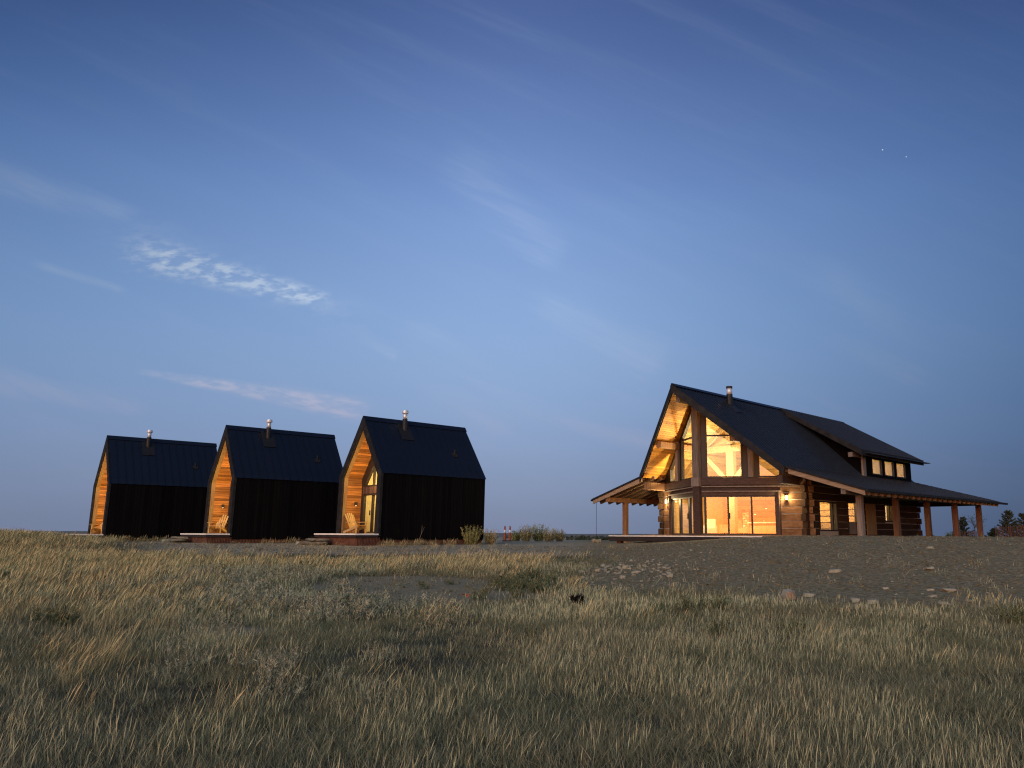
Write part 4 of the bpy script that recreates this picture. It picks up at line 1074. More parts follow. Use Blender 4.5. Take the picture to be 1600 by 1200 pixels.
# ------------------------------------------------------------------ rain chain, traffic posts, stones, litter
bx, by, bz = LW(-PX + .08, 1.25, 0)
gzc = gz(bx, by)
t = thing('rain_chain', 'thin rain chain hanging from the left porch corner of the log house', 'rain chain', (bx, by, 0))
mb = MB(); z = 2.10
while z > gzc + .18: mb.cyl((0, 0, z), (0, 0, z - .085), .016, .012, n=5); z -= .09
mb.build('chain', M['dark_metal'], t)
def rock_mesh(name, sx, sy, sz, m, n=26, seed=0):
    r = random.Random(seed); bm = bmesh.new()
    for i in range(n):
        v = Vector((r.gauss(0, 1), r.gauss(0, 1), r.gauss(0, 1))).normalized()
        e = 0.55
        v = Vector([math.copysign(abs(c) ** e, c) for c in v]) * r.uniform(.82, 1.05)
        bm.verts.new((v.x * sx, v.y * sy, v.z * sz))
    bmesh.ops.convex_hull(bm, input=bm.verts)
    bmesh.ops.delete(bm, geom=[v for v in bm.verts if not v.link_faces], context='VERTS')
    me = bpy.data.meshes.new(name); bm.to_mesh(me); bm.free(); me.materials.append(m)
    return me
def rock(name, loc, size, m, rot=(0, 0, 0), seed=0, parent=None):
    o = bpy.data.objects.new(name, rock_mesh(name, *size, m, seed=seed)); col.objects.link(o); o.location = loc; o.rotation_euler = rot
    if parent: o.parent = parent
    return o
t = thing('stone_basin', 'pale stones ringed in a heap under the rain chain', 'stones', (bx, by, gzc))
for i in range(4):
    a = i * 1.7
    rock('stone', (.17 * math.cos(a), .17 * math.sin(a), .10), (.15, .13, .13), M['rock'], (0, 0, a), 60 + i, t)

for i, (px_, lab) in enumerate(((788.5, 'orange traffic post with white band, the one nearer the cabins'), (796.5, 'orange traffic post with white band, the one nearer the bushes'))):
    a, e = pix(px_, 845); dist = 56.0; x_, y_ = a * dist, dist; g = gz(x_, y_)
    t = thing('traffic_post', lab, 'traffic post', (x_, y_, g), 0, 1.0, 'orange traffic posts beyond the cabins')
    mb = MB(); mb.cyl((0, 0, 0), (0, 0, .07), .2, .18, n=10); mb.build('base', M['black_rubber'], t)
    mb = MB(); mb.cyl((0, 0, .07), (0, 0, 1.02), .085, .055, n=12); mb.cyl((0, 0, 1.02), (0, 0, 1.08), .055, .03, n=12); mb.build('post', M['orange'], t, smooth=False)
    mb = MB(); mb.cyl((0, 0, .62), (0, 0, .80), .078, .072, n=12); mb.build('reflective_band', M['white_band'], t)

def stone_at(px_, py_, wpx, hpx, label, m=None, rot=None, seed=0, group=None, sink=.45):
    x_, y_, z_ = on_ground(px_, py_ + hpx * .45); s_ = y_ / 1237.0
    w, h = wpx * s_ / 2, hpx * s_ / 2
    o = rock('stone', (x_, y_, z_ + h * (1 - sink)), (w, w * random.uniform(.6, .9), h * 1.1), m or M['rock'], rot or (random.uniform(-.1, .1), random.uniform(-.12, .12), random.uniform(-.4, .4)), seed)
    return tag(o, label, 'stone', group)
GS = 'single stones on the earth mound'
stone_at(1232, 929, 24, 19, 'largest stone at the grass edge, pale with a rusty side', M['rock_rust'], seed=1, group=GS)
stone_at(1264, 930, 20, 7, 'flat pale stone just right of the largest rusty stone', seed=2, group=GS)
stone_at(1305, 891, 24, 6, 'long flat slab alone in the middle of the bare mound', seed=3, group=GS)
stone_at(1453, 857, 13, 4, 'small pale slab high on the mound near the crest under the porch', seed=4, group=GS)
stone_at(1451, 889, 17, 6, 'flat pale stone halfway up the mound, right of the lone slab', seed=5, group=GS)
stone_at(1337, 938, 15, 9, 'rounded pale stone half hidden in grass, left one of a pair', seed=6, group=GS)
stone_at(1364, 940, 20, 9, 'rounded pale stone half hidden in grass, right one of a pair', seed=7, group=GS)
stone_at(1454, 922, 14, 5, 'small flat stone left of the long stone at the mound foot', seed=8, group=GS)
stone_at(1482, 923, 24, 7, 'long pale stone lying level at the foot of the mound', seed=9, group=GS)
stone_at(1458, 932, 18, 5, 'flat stone just below the long level one at the mound foot', seed=10, group=GS)
stone_at(1481, 945, 30, 7, 'long stone tilted down to the right at the grass edge', None, (0, .32, -.15), 11, GS)
stone_at(1515, 939, 18, 4, 'thin stone right of the tilted one, upper of two', seed=12, group=GS)
stone_at(1530, 949, 15, 5, 'thin stone right of the tilted one, lower of two', seed=13, group=GS)
stone_at(1384, 919, 11, 5, 'small stone behind the pair in the grass', seed=14, group=GS)
stone_at(993, 894, 20, 5, 'longest flat stone in the rubble left of the mound', seed=15, group=GS)
stone_at(1046, 899, 12, 7, 'blocky stone at the right end of the rubble', seed=16, group=GS)
stone_at(977, 886, 11, 8, 'upright chunk of stone above the longest flat one in the rubble', seed=17, group=GS)
rr = random.Random(5)
for i in range(112):
    u_ = rr.random()
    px_ = 852 + 205 * u_ + rr.gauss(0, 8); py_ = 893 - 6 * u_ + rr.gauss(0, 7.5)
    if i % 3 == 0: px_ = rr.uniform(880, 1125); py_ = 893 - (px_ - 880) * .13 + rr.gauss(0, 8)
    w = rr.uniform(3.5, 6.5) + 6.5 * rr.random() ** 3; w *= (0.75 if py_ < 876 else 1); 
    stone_at(px_, py_, w, w * rr.uniform(.3, .5), 'pale broken stone among the rubble between grass and earth mound', M['rock'] if rr.random() < .7 else M['rock_dark'], seed=200 + i, group='rubble stones left of the mound')

# stacked stone steps before the cabin decks
for (c, w2, yaw), lab in zip(CAB, ('stacked stone step against the deck of the cabin nearest the log house', 'stacked stone step against the deck of the middle cabin', 'stacked stone step against the deck of the leftmost cabin')):
    p = w2(-1.0, -1.62, 0); g = gz(p.x, p.y)
    t = thing('stone_step', lab, 'step', (p.x, p.y, g), -yaw, 1.0, 'stone steps at the cabin decks')
    for i, (x_, y_, z_, sz) in enumerate(((-.62, -.1, .08, (.52, .34, .12)), (.48, -.08, .08, (.58, .36, .12)), (-.35, .06, .24, (.60, .30, .08)), (.55, .1, .23, (.42, .28, .08)), (-1.2, -.22, .06, (.22, .2, .11)))):
        rock('stone', (x_, y_, z_), sz, M['rock'] if i == 4 else M['rock_dark'], (0, 0, rr.uniform(-.1, .1)), 300 + i + 10 * len(lab), t)

def crumple(name, px_, py_, size, m, label, cat, seed):
    x_, y_, z_ = on_ground(px_, py_); r = random.Random(seed); mb = MB(); n = 7
    for k in range(6):
        a = r.uniform(0, 6.28); p = Vector((r.uniform(-1, 1), r.uniform(-1, 1), r.uniform(.2, .9))) * size * .4
        q = [p + Vector((r.uniform(-1, 1), r.uniform(-1, 1), r.uniform(-.6, .6))) * size * .55 for _ in range(4)]
        mb.add(q, [(0, 1, 2), (0, 2, 3)])
    o = mb.build(name, m); o.location = (x_, y_, z_ + size * .15)
    return tag(o, label, cat)
crumple('plastic_scrap', 728, 936, .13, M['orange'], 'scrap of orange red plastic on the bare dirt patch', 'litter', 3)

# ------------------------------------------------------------------ plants
def blades(n, rad, hmin, hmax, w, lean=(0.25, 0.0), leanj=0.25, seed=0, seg=3, head=False, bend=0.35, clump=0.6):
    """numpy strips: returns verts, faces, bt, bv of n blades"""
    r = np.random.default_rng(seed); V, F, BT, BVv = [], [], [], []
    for i in range(n):
        a = r.uniform(0, 2 * math.pi); rr_ = rad * r.random() ** clump
        p = np.array([rr_ * math.cos(a), rr_ * math.sin(a), -0.015]); h = r.uniform(hmin, hmax)
        ln = np.array([lean[0] + r.normal(0, leanj), lean[1] + r.normal(0, leanj)]) * h
        fa = r.uniform(0, math.pi); side = np.array([math.cos(fa), math.sin(fa), 0]); bv = r.random(); o = len(V)
        ww = w * r.uniform(.7, 1.3)
        for k in range(seg + 1):
            f = k / seg
            if head: wf = [0.45, 0.42, 0.40, 0.38, 1.5, 1.9, 0.9, 0.1][min(7, int(f * 7.99))] if seg >= 6 else (1 - f)
            else: wf = (1.0 - 0.92 * f ** 1.5)
            c = p + np.array([ln[0] * (f * (1 - bend) + bend * f * f), ln[1] * (f * (1 - bend) + bend * f * f), h * (f - 0.12 * bend * f * f)])
            V += [c - side * ww * wf / 2, c + side * ww * wf / 2]; BT += [f, f]; BVv += [bv, bv]
        for k in range(seg): F.append((o + 2 * k, o + 2 * k + 1, o + 2 * k + 3, o + 2 * k + 2))
    return V, F, BT, BVv
def plant_mesh(name, mtl, *groups):
    V, F, BT, BVv = [], [], [], []
    for g in groups:
        o = len(V); V += g[0]; F += [tuple(i + o for i in f) for f in g[1]]; BT += g[2]; BVv += g[3]
    me = bpy.data.meshes.new(name); me.from_pydata([tuple(v) for v in V], [], F); me.materials.append(mtl)
    for nm, arr in (('bt', BT), ('bv', BVv)):
        at = me.attributes.new(nm, 'FLOAT', 'POINT'); at.data.foreach_set('value', arr)
    return me
def fuzzy(n, rad, hmin, hmax, w, spread=0.5, tufts=9, tuft=0.035, seed=0, lean=(0, 0)):
    """stems with many short side leaves: dry weeds and bushes"""
    r = np.random.default_rng(seed); V, F, BT, BVv = [], [], [], []
    def quad(c, a, b, f0, f1, bv):
        o = len(V); V.extend([c - a, c + a, c + b + a * .3, c + b - a * .3]); F.append((o, o + 1, o + 2, o + 3)); BT.extend([f0, f0, f1, f1]); BVv.extend([bv] * 4)
    for i in range(n):
        a = r.uniform(0, 6.28); q = rad * r.random() ** .6; h = r.uniform(hmin, hmax); bv = r.random()
        p = np.array([q * math.cos(a) * .6, q * math.sin(a) * .6, -.02]); dr = np.array([math.cos(a) * spread * r.random() + lean[0], math.sin(a) * spread * r.random() + lean[1], 1.0]); dr /= np.linalg.norm(dr)
        fa = r.uniform(0, 3.14); sd = np.array([math.cos(fa), math.sin(fa), 0]) * w
        quad(p, sd * .5, dr * h, 0.0, 1.0, bv)
        for k in range(tufts):
            f = r.uniform(.3, 1.0); c = p + dr * h * f; b_ = np.array([r.normal(), r.normal(), abs(r.normal()) + .5]); b_ = b_ / np.linalg.norm(b_) * tuft * r.uniform(.6, 1.4)
            s2 = np.cross(b_, np.array([r.normal(), r.normal(), r.normal()])); s2 = s2 / (np.linalg.norm(s2) + 1e-6) * w * 1.1
            quad(c, s2, b_, f, min(1, f + .1), min(1, max(0, bv + r.normal() * .15)))
    return V, F, BT, BVv

def scatter(name, pts, rot, scl, idx, tone, variants):
    """one object: points that carry instanced plants"""
    me = bpy.data.meshes.new(name); me.vertices.add(len(pts)); me.vertices.foreach_set('co', np.asarray(pts, np.float32).ravel())
    for nm, typ, arr in (('rot', 'FLOAT_VECTOR', rot), ('scl', 'FLOAT', scl), ('pick', 'INT', idx), ('tone', 'FLOAT', tone)):
        at = me.attributes.new(nm, typ, 'POINT'); at.data.foreach_set('vector' if typ == 'FLOAT_VECTOR' else 'value', np.ascontiguousarray(arr).ravel())
    o = bpy.data.objects.new(name, me); col.objects.link(o); o['kind'] = 'stuff'
    cc = bpy.data.collections.new(name + '_kinds')
    for i, vm in enumerate(variants): cc.objects.link(bpy.data.objects.new(f'{name}_kind_{i:02d}', vm))
    ng = bpy.data.node_groups.new(name, 'GeometryNodeTree')
    ng.interface.new_socket('Geometry', in_out='INPUT', socket_type='NodeSocketGeometry'); ng.interface.new_socket('Geometry', in_out='OUTPUT', socket_type='NodeSocketGeometry')
    gi, go = ng.nodes.new('NodeGroupInput'), ng.nodes.new('NodeGroupOutput')
    ip = ng.nodes.new('GeometryNodeInstanceOnPoints'); ci = ng.nodes.new('GeometryNodeCollectionInfo')
    ci.inputs[0].default_value = cc; ci.inputs['Separate Children'].default_value = True; ci.inputs['Reset Children'].default_value = True
    def attr(nm, typ):
        n = ng.nodes.new('GeometryNodeInputNamedAttribute'); n.data_type = typ; n.inputs[0].default_value = nm
        return n.outputs[0]
    L = ng.links.new
    L(gi.outputs[0], ip.inputs['Points']); L(ci.outputs[0], ip.inputs['Instance']); ip.inputs['Pick Instance'].default_value = True
    L(attr('pick', 'INT'), ip.inputs['Instance Index'])
    e2r = ng.nodes.new('FunctionNodeEulerToRotation'); L(attr('rot', 'FLOAT_VECTOR'), e2r.inputs[0]); L(e2r.outputs[0], ip.inputs['Rotation'])
    L(attr('scl', 'FLOAT'), ip.inputs['Scale']); L(ip.outputs[0], go.inputs[0])
    md = o.modifiers.new('scatter', 'NODES'); md.node_group = ng
    return o

def field(n, dmin, dmax, power=1.0, margin=1.15):
    """random ground places in view (and a margin beside it), more of them near when power < 1"""
    u_ = rng.random(n); d_ = (dmin ** (1 + power) + u_ * (dmax ** (1 + power) - dmin ** (1 + power))) ** (1 / (1 + power))
    ax = rng.uniform(-0.96, 0.80, n)
    return ax * d_, d_
def place(name, x, y, keep, nv, variants, smin, smax, rotj=0.6, tilt=0.12, far_scale=True):
    x, y = x[keep], y[keep]; z = ground_z(x, y); n = len(x)
    rot = np.stack([rng.normal(0, tilt, n), rng.normal(0, tilt, n), rng.normal(0, rotj, n)], -1)
    scl = rng.uniform(smin, smax, n); near = (y < 13).astype(int)
    k = nv // 2; idx = rng.integers(0, k, n) + np.where(near == 1, 0, k)
    tone = np.clip(fbm(x, y, 1.6, 4, 11) + rng.normal(0, .16, n), 0, 1)
    return scatter(name, np.stack([x, y, z], -1), rot.astype(np.float32), scl.astype(np.float32), idx.astype(np.int32), tone.astype(np.float32), variants)

L_GREEN = leaf_mat('short_grass', (0.080, 0.103, 0.052), (0.165, 0.190, 0.102), (0.235, 0.200, 0.128))
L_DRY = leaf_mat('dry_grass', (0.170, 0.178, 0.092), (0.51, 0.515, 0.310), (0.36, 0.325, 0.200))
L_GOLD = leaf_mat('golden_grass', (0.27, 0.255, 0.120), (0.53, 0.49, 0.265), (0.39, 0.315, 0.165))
L_GREY = leaf_mat('grey_weed', (0.165, 0.165, 0.110), (0.32, 0.325, 0.225), (0.30, 0.285, 0.195))
L_DARKG = leaf_mat('green_weed', (0.062, 0.088, 0.042), (0.112, 0.138, 0.072), (0.14, 0.145, 0.078))
L_BUSH = leaf_mat('bush_leaf', (0.19, 0.165, 0.080), (0.42, 0.355, 0.165), (0.34, 0.255, 0.120))
L_BUSHG = leaf_mat('green_bush_leaf', (0.13, 0.145, 0.055), (0.29, 0.290, 0.110), (0.34, 0.285, 0.115))
L_PINE = leaf_mat('pine_needle', (0.030, 0.042, 0.026), (0.048, 0.064, 0.036), (0.055, 0.06, 0.038))
L_SAP = leaf_mat('sapling_leaf', (0.045, 0.05, 0.035), (0.06, 0.065, 0.045), (0.07, 0.06, 0.045))

def low_spot(x, y):
    q = x / np.maximum(y, .5) * 1237 + CX
    return np.clip(np.exp(-((q - 610) / 150) ** 2 - ((y - 14.2) / 2.4) ** 2) * 1.15, 0, .92)
def cover(x, y):
    g, m_, p_ = zones(x, y); px_ = x / np.maximum(y, .5) * 1237 + CX
    return g, m_, p_, px_
# short green under-grass
V_ = [plant_mesh('sg', L_GREEN, blades(64, .19, .025, .09, .0034, (.05, 0), .50, s)) for s in range(4)] + [plant_mesh('sgf', L_GREEN, blades(50, .24, .03, .10, .0062, (.05, 0), .50, 20 + s, seg=2)) for s in range(4)]
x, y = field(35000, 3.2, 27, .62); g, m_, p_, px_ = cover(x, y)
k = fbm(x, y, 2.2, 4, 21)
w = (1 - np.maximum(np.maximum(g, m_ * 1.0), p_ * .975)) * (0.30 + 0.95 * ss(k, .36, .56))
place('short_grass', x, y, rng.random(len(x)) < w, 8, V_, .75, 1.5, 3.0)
# thin dry stalks with seed heads over it
V_ = [plant_mesh('dg', L_DRY, blades(13, .24, .09, .26, .0024, (.11, .02), .16, 40 + s, seg=7, head=True), blades(12, .18, .05, .15, .0028, (.10, 0), .34, 50 + s)) for s in range(5)] + \
     [plant_mesh('dgf', L_DRY, blades(12, .28, .09, .26, .0040, (.11, .02), .16, 60 + s, seg=7, head=True), blades(10, .22, .05, .15, .0052, (.10, 0), .34, 70 + s)) for s in range(5)]
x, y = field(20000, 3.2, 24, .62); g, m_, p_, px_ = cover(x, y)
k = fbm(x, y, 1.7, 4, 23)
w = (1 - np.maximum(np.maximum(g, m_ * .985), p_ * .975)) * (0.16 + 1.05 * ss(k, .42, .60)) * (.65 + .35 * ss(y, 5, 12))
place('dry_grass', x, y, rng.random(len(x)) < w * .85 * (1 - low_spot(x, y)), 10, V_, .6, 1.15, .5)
# tall golden grass: left slope and the belt before the gravel yard
V_ = [plant_mesh('gg', L_GOLD, blades(20, .24, .18, .42, .0034, (.32, .03), .14, 80 + s, seg=7, head=True, bend=.5), blades(22, .22, .08, .22, .0034, (.3, 0), .26, 90 + s)) for s in range(4)] + \
     [plant_mesh('ggf', L_GOLD, blades(18, .30, .18, .42, .0064, (.32, .03), .14, 100 + s, seg=7, head=True, bend=.5), blades(18, .28, .08, .22, .0070, (.3, 0), .26, 110 + s, seg=2)) for s in range(4)]
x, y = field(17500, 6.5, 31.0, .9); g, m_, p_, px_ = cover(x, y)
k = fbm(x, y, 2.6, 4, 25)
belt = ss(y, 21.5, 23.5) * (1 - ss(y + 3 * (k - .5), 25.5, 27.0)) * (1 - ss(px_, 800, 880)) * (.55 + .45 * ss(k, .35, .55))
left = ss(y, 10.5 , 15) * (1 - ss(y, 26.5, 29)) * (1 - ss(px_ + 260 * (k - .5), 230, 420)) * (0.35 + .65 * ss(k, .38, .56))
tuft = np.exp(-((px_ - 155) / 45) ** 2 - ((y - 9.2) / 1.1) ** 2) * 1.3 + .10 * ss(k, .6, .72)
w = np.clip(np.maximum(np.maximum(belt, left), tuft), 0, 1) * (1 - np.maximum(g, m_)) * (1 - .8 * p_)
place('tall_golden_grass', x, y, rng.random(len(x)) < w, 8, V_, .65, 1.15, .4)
# grass on the hump at the far left and tufts along the yard
V2 = V_[4:] * 2
n = 2400; x = rng.normal(-27.5, 4.8, n); y = rng.normal(32.6, 2.6, n); kp = (x / y < -.60 + .02 * rng.normal(0, 1, n)) & (y > 27)
place('hump_grass', x, y, kp, 8, V2, .65, 1.05, .5)
n = 420; x = rng.uniform(-28, 6, n); y = rng.uniform(28.5, 36, n); k = fbm(x, y, 2.0, 3, 27); kp = (rng.random(n) < ss(k, .50, .62) * .9) & (x < 2)
for (c, w2, yaw) in CAB:
    lp = np.array([tuple(c.matrix_basis.inverted() @ Vector((a, b_, 0))) for a, b_ in zip(x, y)]); kp &= ~((abs(lp[:, 0]) < 2.2) & (lp[:, 1] > -1.3) & (lp[:, 1] < 6.4))
place('yard_weeds', x, y, kp, 8, V2, .35, .75, .8)
# weeds along the walls of the cabins
xx, yy = [], []
for ci, (c, w2, yaw) in enumerate(CAB):
    for i in range((34, 16, 40)[ci]):
        f = rng.random() ** 1.3; p = w2(CW / 2 + .15 + abs(rng.normal(0, .35)), f * 5.8, 0); xx.append(p.x); yy.append(p.y)
place('wall_weeds', np.array(xx), np.array(yy), np.ones(len(xx), bool), 8, V2, .5, 1.1, .9)
# grey dry weeds
V_ = [plant_mesh('gw', L_GREY, fuzzy(26, .26, .10, .27, .0036, .75, 10, .034, 120 + s)) for s in range(4)] + [plant_mesh('gwf', L_GREY, fuzzy(26, .30, .12, .30, .0058, .75, 9, .042, 130 + s)) for s in range(4)]
x, y = field(9000, 7, 24, .9); g, m_, p_, px_ = cover(x, y); k = fbm(x, y, 1.9, 4, 29)
blob = np.exp(-((px_ - 430) / 130) ** 2 - ((y - 15.0) / 4.2) ** 2) * 1.25 + np.exp(-((px_ - 590) / 60) ** 2 - ((y - 14.5) / 1.6) ** 2) * .9 + .10 * ss(k, .55, .7) * (px_ < 700)
w = .8 * blob * ss(k, .38, .55) * (1 - m_) * (1 - g) * (1 - .85 * p_)
place('grey_weeds', x, y, rng.random(len(x)) < w, 8, V_, .7, 1.3, 3.0)
# dark green leafy patch between the dirt and the rubble, and odd weeds
V_ = [plant_mesh('dw', L_DARKG, fuzzy(34, .26, .10, .30, .006, .5, 10, .05, 140 + s)) for s in range(8)]
x, y = field(9000, 5, 24, .9); g, m_, p_, px_ = cover(x, y); k = fbm(x, y, 1.1, 4, 31)
blob = np.exp(-((px_ - 818) / 34) ** 2 - ((y - 19.5) / 2.2) ** 2) * .6 + np.exp(-((px_ - 575) / 22) ** 2 - ((y - 14.5) / .8) ** 2) * .7 + .05 * ss(k, .6, .72) * (y > 11)
place('green_weeds', x, y, rng.random(len(x)) < blob * (1 - m_), 8, V_, .6, 1.2, 3.0)
# sparse sprigs on the mound and pebbles everywhere bare
V2 = [plant_mesh('ms', L_DRY, blades(7, .10, .08, .24, .007, (.1, 0), .35, 150 + s)) for s in range(8)]
x, y = field(2600, 14, 33, .8); g, m_, p_, px_ = cover(x, y); k = fbm(x, y, 2.0, 4, 33)
w = np.clip(np.maximum(m_, p_ * .8), 0, 1) * (.04 + .55 * ss(k, .52, .68) * (1 - ss(y, 18, 25)) + .35 * ss(k, .5, .62) * (px_ < 1150) * (px_ > 840))
place('mound_sprigs', x, y, rng.random(len(x)) < w, 8, V2, .6, 1.2, 3.0)
V_ = [rock_mesh('pebble', .05, .04, .026, M['rock'], 12, 400 + s) for s in range(4)] + [rock_mesh('clod', .06, .05, .035, gmt if False else mat('clod_%d' % s, (0.135, 0.113, 0.068), .95, 0, .05, var=(20, (0.185, .156, .098), .7)), 14, 410 + s) for s in range(4)]
x, y = field(38000, 13, 37, .9); g, m_, p_, px_ = cover(x, y); k = fbm(x, y, 1.5, 4, 35)
rub = np.exp(-((px_ - 955) / 100) ** 2 - ((y - 22.0) / 2.6) ** 2) + .6 * np.exp(-((px_ - 1060) / 60) ** 2 - ((y - 26.0) / 2.6) ** 2)
rub = np.clip(rub, 0, 1)
w = np.clip(np.maximum(np.maximum(m_ * .75, g * .55), p_ * .35) + rub, 0, 1) * (.3 + .7 * ss(k, .35, .65))
kp = rng.random(len(x)) < w; x, y, rb = x[kp], y[kp], rub[kp]; z = ground_z(x, y); n = len(x)
pale = (rng.random(n) < .15 + .45 * rb)
sc_ = np.where(pale, rng.uniform(.25, .9, n) * (1 + .9 * rb), rng.uniform(.2, .5, n) + .8 * rng.random(n) ** 5)
scatter('pebbles', np.stack([x, y, z + .004], -1), rng.uniform(-.4, .4, (n, 3)).astype(np.float32) * np.array([1, 1, 8], np.float32), sc_.astype(np.float32), np.where(pale, rng.integers(0, 4, n), rng.integers(4, 8, n)).astype(np.int32), rng.random(n).astype(np.float32), V_)

# dark dead tuft in the grass
def tuft_obj(name, mtl, px_, py_, parts, label, cat, scale=1.0):
    x_, y_, z_ = on_ground(px_, py_); o = bpy.data.objects.new(name, plant_mesh(name, mtl, *parts)); col.objects.link(o); o.location = (x_, y_, z_); o.scale = (scale,) * 3
    return tag(o, label, cat)
M['char'] = leaf_mat('dead_dark_leaf', (0.006, 0.006, 0.006), (0.012, 0.011, 0.010), (0.010, 0.009, 0.008))
tuft_obj('dark_tuft', M['char'], 902, 951, (fuzzy(90, .10, .12, .26, .012, .5, 12, .06, 160),), 'small black dead tuft standing in the grass below the rubble', 'dead plant')

# bushes
def bush(px_, dist, hpx, label, mtl, wide=.5, seed=0, n=150, group='bushes beyond the cabins'):
    a, e = pix(px_, 840); x_, y_ = a * dist, dist; z_ = gz(x_, y_); h = hpx / 1237 * dist
    o = thing('bush', label, 'bush', (x_, y_, z_), 0, 1.0, group)
    m1 = plant_mesh('foliage', mtl, fuzzy(n, wide * .9, h * .30, h * 1.08, .009 * dist / 40, .6, 9, .07 * dist / 40, seed))
    f = bpy.data.objects.new('foliage', m1); col.objects.link(f); f.parent = o
    mb = MB(); r = random.Random(seed)
    for i in range(9): a_ = i * .7; mb.cyl((0.08 * math.cos(a_), .08 * math.sin(a_), -.05), (wide * .5 * math.cos(a_), wide * .5 * math.sin(a_), h * .7), .012, .005, n=4)
    mb.build('stem', M['bark'], o)
bush(737, 40.5, 30, 'green yellow bush at the rear corner of the cabin nearest the log house', L_BUSHG, .5, 1, 220)
bush(766, 41.5, 24, 'tan bush just right of the green bush at the cabin corner', L_BUSH, .42, 2, 170)
bush(806, 58, 17, 'leftmost of the bushes in the row, right beside the orange traffic posts', L_BUSHG, .5, 3)
bush(822, 57, 25, 'tall golden bush in the row beyond the yard', L_BUSH, .55, 4, 190)
bush(842, 58, 27, 'tallest bush in the row, brown and thin topped', L_BUSHG, .6, 5, 190)
bush(858, 57, 20, 'low bush in the row with gold tips, second from its right end', L_BUSH, .6, 6)
bush(874, 58, 19, 'rightmost bush in the row, next to the open plain', L_BUSH, .45, 7)

# dry stem leaning against the cabin wall
p = CAB[0][1](CW / 2 + .25, 2.0, 0); z_ = gz(p.x, p.y)
t = thing('dead_stalk', 'bare dark forked stalk against the long wall of the cabin nearest the log house', 'dead plant', (p.x, p.y, z_))
mb = MB(); mb.cyl((0, 0, 0), (.16, 0, .52), .014, .010, n=5); mb.cyl((.16, 0, .52), (.30, 0, .86), .010, .005, n=5); mb.cyl((.16, 0, .52), (.20, 0, .95), .010, .004, n=5); mb.build('stem', M['rock_dark'], t)

# pines, sapling and picket fence right of the log house
def pine(px_, dist, toppx, label, seed, spread=.42):
    a, e = pix(px_, toppx); x_, y_ = a * dist, dist; z_ = gz(x_, y_); h = e * dist - z_
    t = thing('pine_tree', label, 'tree', (x_, y_, z_), 0, 1.0, 'young pines right of the log house')
    r = random.Random(seed); mb = MB(); mb.cyl((0, 0, -.1), (0, 0, h * .96), .06, .012, n=7); tr = mb.build('trunk', M['bark'], t)
    br = MB(); V, F, BT, BVv = [], [], [], []
    nw = 11
    for w in range(nw):
        zz = h * (.12 + .84 * w / nw); L0 = h * spread * (1 - w / nw) ** .8 * r.uniform(.8, 1.1) + .12
        for b_ in range(6):
            if r.random() < .12: continue
            a_ = b_ * 1.05 + w * .6 + r.uniform(-.3, .3); L = L0 * r.uniform(.6, 1.15); dr = Vector((math.cos(a_), math.sin(a_), .35 + .5 * w / nw)).normalized()
            p0 = Vector((0, 0, zz)); br.cyl(p0, p0 + dr * L, .014, .005, n=4)
            for q in range(int(40 + 110 * L)):
                f = r.uniform(.25, 1.05); c = p0 + dr * L * f; nd = (dr * .7 + Vector((r.gauss(0, .6), r.gauss(0, .6), r.gauss(.35, .5)))).normalized() * r.uniform(.10, .20)
                sd = nd.cross(Vector((r.gauss(0, 1), r.gauss(0, 1), r.gauss(0, 1)))).normalized() * .026; o = len(V)
                V += [np.array(c - sd), np.array(c + sd), np.array(c + nd)]; F.append((o, o + 1, o + 2)); BT += [f] * 3; BVv += [r.random()] * 3
    br.build('branch', M['bark'], tr, kind='stuff')
    f = bpy.data.objects.new('crown', plant_mesh('crown', L_PINE, (V, F, BT, BVv))); col.objects.link(f); f.parent = t
pine(1574, 66, 796, 'tallest young pine right of the porch, behind the picket fence', 1)
pine(1597, 66, 801, 'pine at the right edge of view behind the picket fence', 2, .36)
pine(1504, 70, 807, 'pine seen between the last two porch posts', 3, .36)
pine(1553, 72, 826, 'smallest pine at the left end of the tall picket fence', 4, .5)
a, e = pix(1519, 798); dist = 68.0; x_, y_ = a * dist, dist; z_ = gz(x_, y_); h = e * dist - z_
t = thing('sapling', 'thin leafy sapling seen between the last two porch posts', 'tree', (x_, y_, z_))
mb = MB(); V, F, BT, BVv = [], [], [], []; r = random.Random(12)
mb.cyl((0, 0, -.1), (.05, 0, h * .55), .03, .018, n=6)
for i in range(16):
    z0 = h * r.uniform(.35, .6); a_ = r.uniform(0, 6.28); L = h * r.uniform(.25, .5); d_ = Vector((math.cos(a_) * .75, math.sin(a_) * .75, r.uniform(.5, 1.2))).normalized(); p0 = Vector((.04, 0, z0)); mb.cyl(p0, p0 + d_ * L, .013, .004, n=4)
    for q in range(26):
        f_ = r.uniform(.45, 1.1); c = p0 + d_ * L * f_ + Vector((r.gauss(0, .09), r.gauss(0, .09), r.gauss(0, .09))); nd = Vector((r.gauss(0, 1), r.gauss(0, 1), r.gauss(0, 1))).normalized() * .085; sd = nd.orthogonal().normalized() * .035; o = len(V)
        V += [np.array(c - sd), np.array(c + nd * .5), np.array(c + sd), np.array(c - nd * .5)]; F.append((o, o + 1, o + 2, o + 3)); BT += [f_] * 4; BVv += [r.random()] * 4
mb.build('trunk', M['bark'], t)
f = bpy.data.objects.new('crown', plant_mesh('crown', L_SAP, (V, F, BT, BVv))); col.objects.link(f); f.parent = t
bush(1486, 66, 14, 'low dark bush between the third and fourth porch posts', L_DARKG, .5, 21, 120, 'low bushes right of the log house')
bush(1456, 66, 9, 'low dark bush close beside the third porch post', L_DARKG, .4, 22, 90, 'low bushes right of the log house')
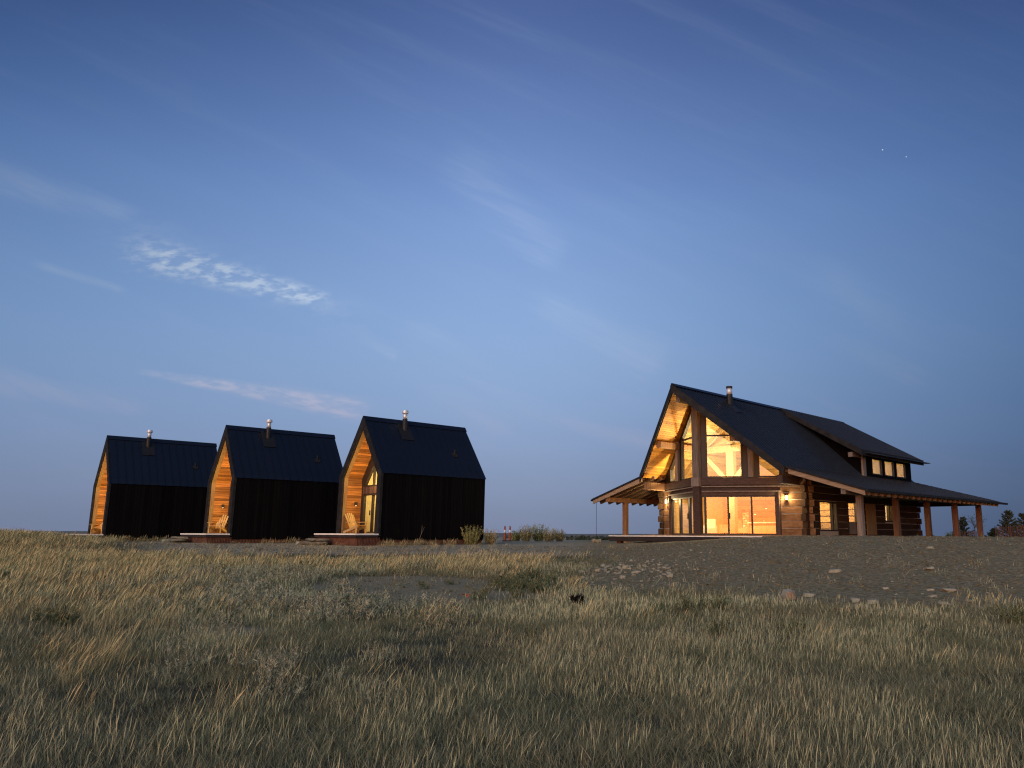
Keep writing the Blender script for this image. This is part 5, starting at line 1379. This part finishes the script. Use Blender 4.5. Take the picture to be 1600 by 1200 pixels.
def fence(p0, p1, h, label):
    t = thing('picket_fence', label, 'fence', (0, 0, 0), 0, 1.0, 'picket fences right of the log house'); L = (Vector(p1) - Vector(p0)).length; n = int(L / .11); mb = MB(); r = random.Random(4)
    for i in range(n):
        q = Vector(p0).lerp(Vector(p1), i / n); z = gz(q.x, q.y); hh = h * r.uniform(.92, 1.06); mb.bar((q.x, q.y, z), (q.x + r.uniform(-.03, .03), q.y, z + hh), .045, .014, up=(0, 1, 0))
    mb.build('picket', M['picket'], t, kind='stuff')
    for i in range(int(L / 2.4) + 1):
        q = Vector(p0).lerp(Vector(p1), min(1, i * 2.4 / L)); z = gz(q.x, q.y); mb = MB(); mb.cyl((q.x, q.y + .06, z - .2), (q.x, q.y + .06, z + h * 1.05), .03, n=6); mb.build('fence_post', M['bark'], t)
    for f_ in (.25, .8):
        mb = MB(); a_ = Vector(p0); b_ = Vector(p1); mb.cyl((a_.x, a_.y + .03, gz(a_.x, a_.y) + h * f_), (b_.x, b_.y + .03, gz(b_.x, b_.y) + h * f_), .012, n=4); mb.build('wire', M['dark_metal'], t)
A_ = lambda px_, dist: (pix(px_, 830)[0] * dist, dist, 0)
fence(A_(1556, 62), A_(1640, 58), 1.05, 'reddish picket fence running out of view under the pines')
fence(A_(1496, 66), A_(1532, 66), .85, 'low picket fence seen between the last porch posts')

# far trees on the plain
V, F, BT, BVv = [], [], [], []; r = random.Random(31)
for i in range(260):
    d_ = r.uniform(900, 2300); a_ = r.choice((r.uniform(-.02, .03), r.uniform(-.08, .25), r.uniform(-.75, .6))); x_, y_ = a_ * d_, d_; z_ = gz(x_, y_); h = r.uniform(3, 7)
    for q in range(14):
        c = Vector((x_ + r.gauss(0, h * .4), y_ + r.gauss(0, h * .4), z_ + r.uniform(.1, .9) * h)); o = len(V); s_ = h * .28
        p3 = [c + Vector((r.gauss(0, s_), r.gauss(0, s_), r.gauss(0, s_))) for _ in range(3)]; V += [np.array(p) for p in p3]; F.append((o, o + 1, o + 2)); BT += [r.random()] * 3; BVv += [r.random()] * 3
o = bpy.data.objects.new('far_treeline', plant_mesh('far_treeline', L_PINE, (V, F, BT, BVv))); col.objects.link(o); o['kind'] = 'stuff'
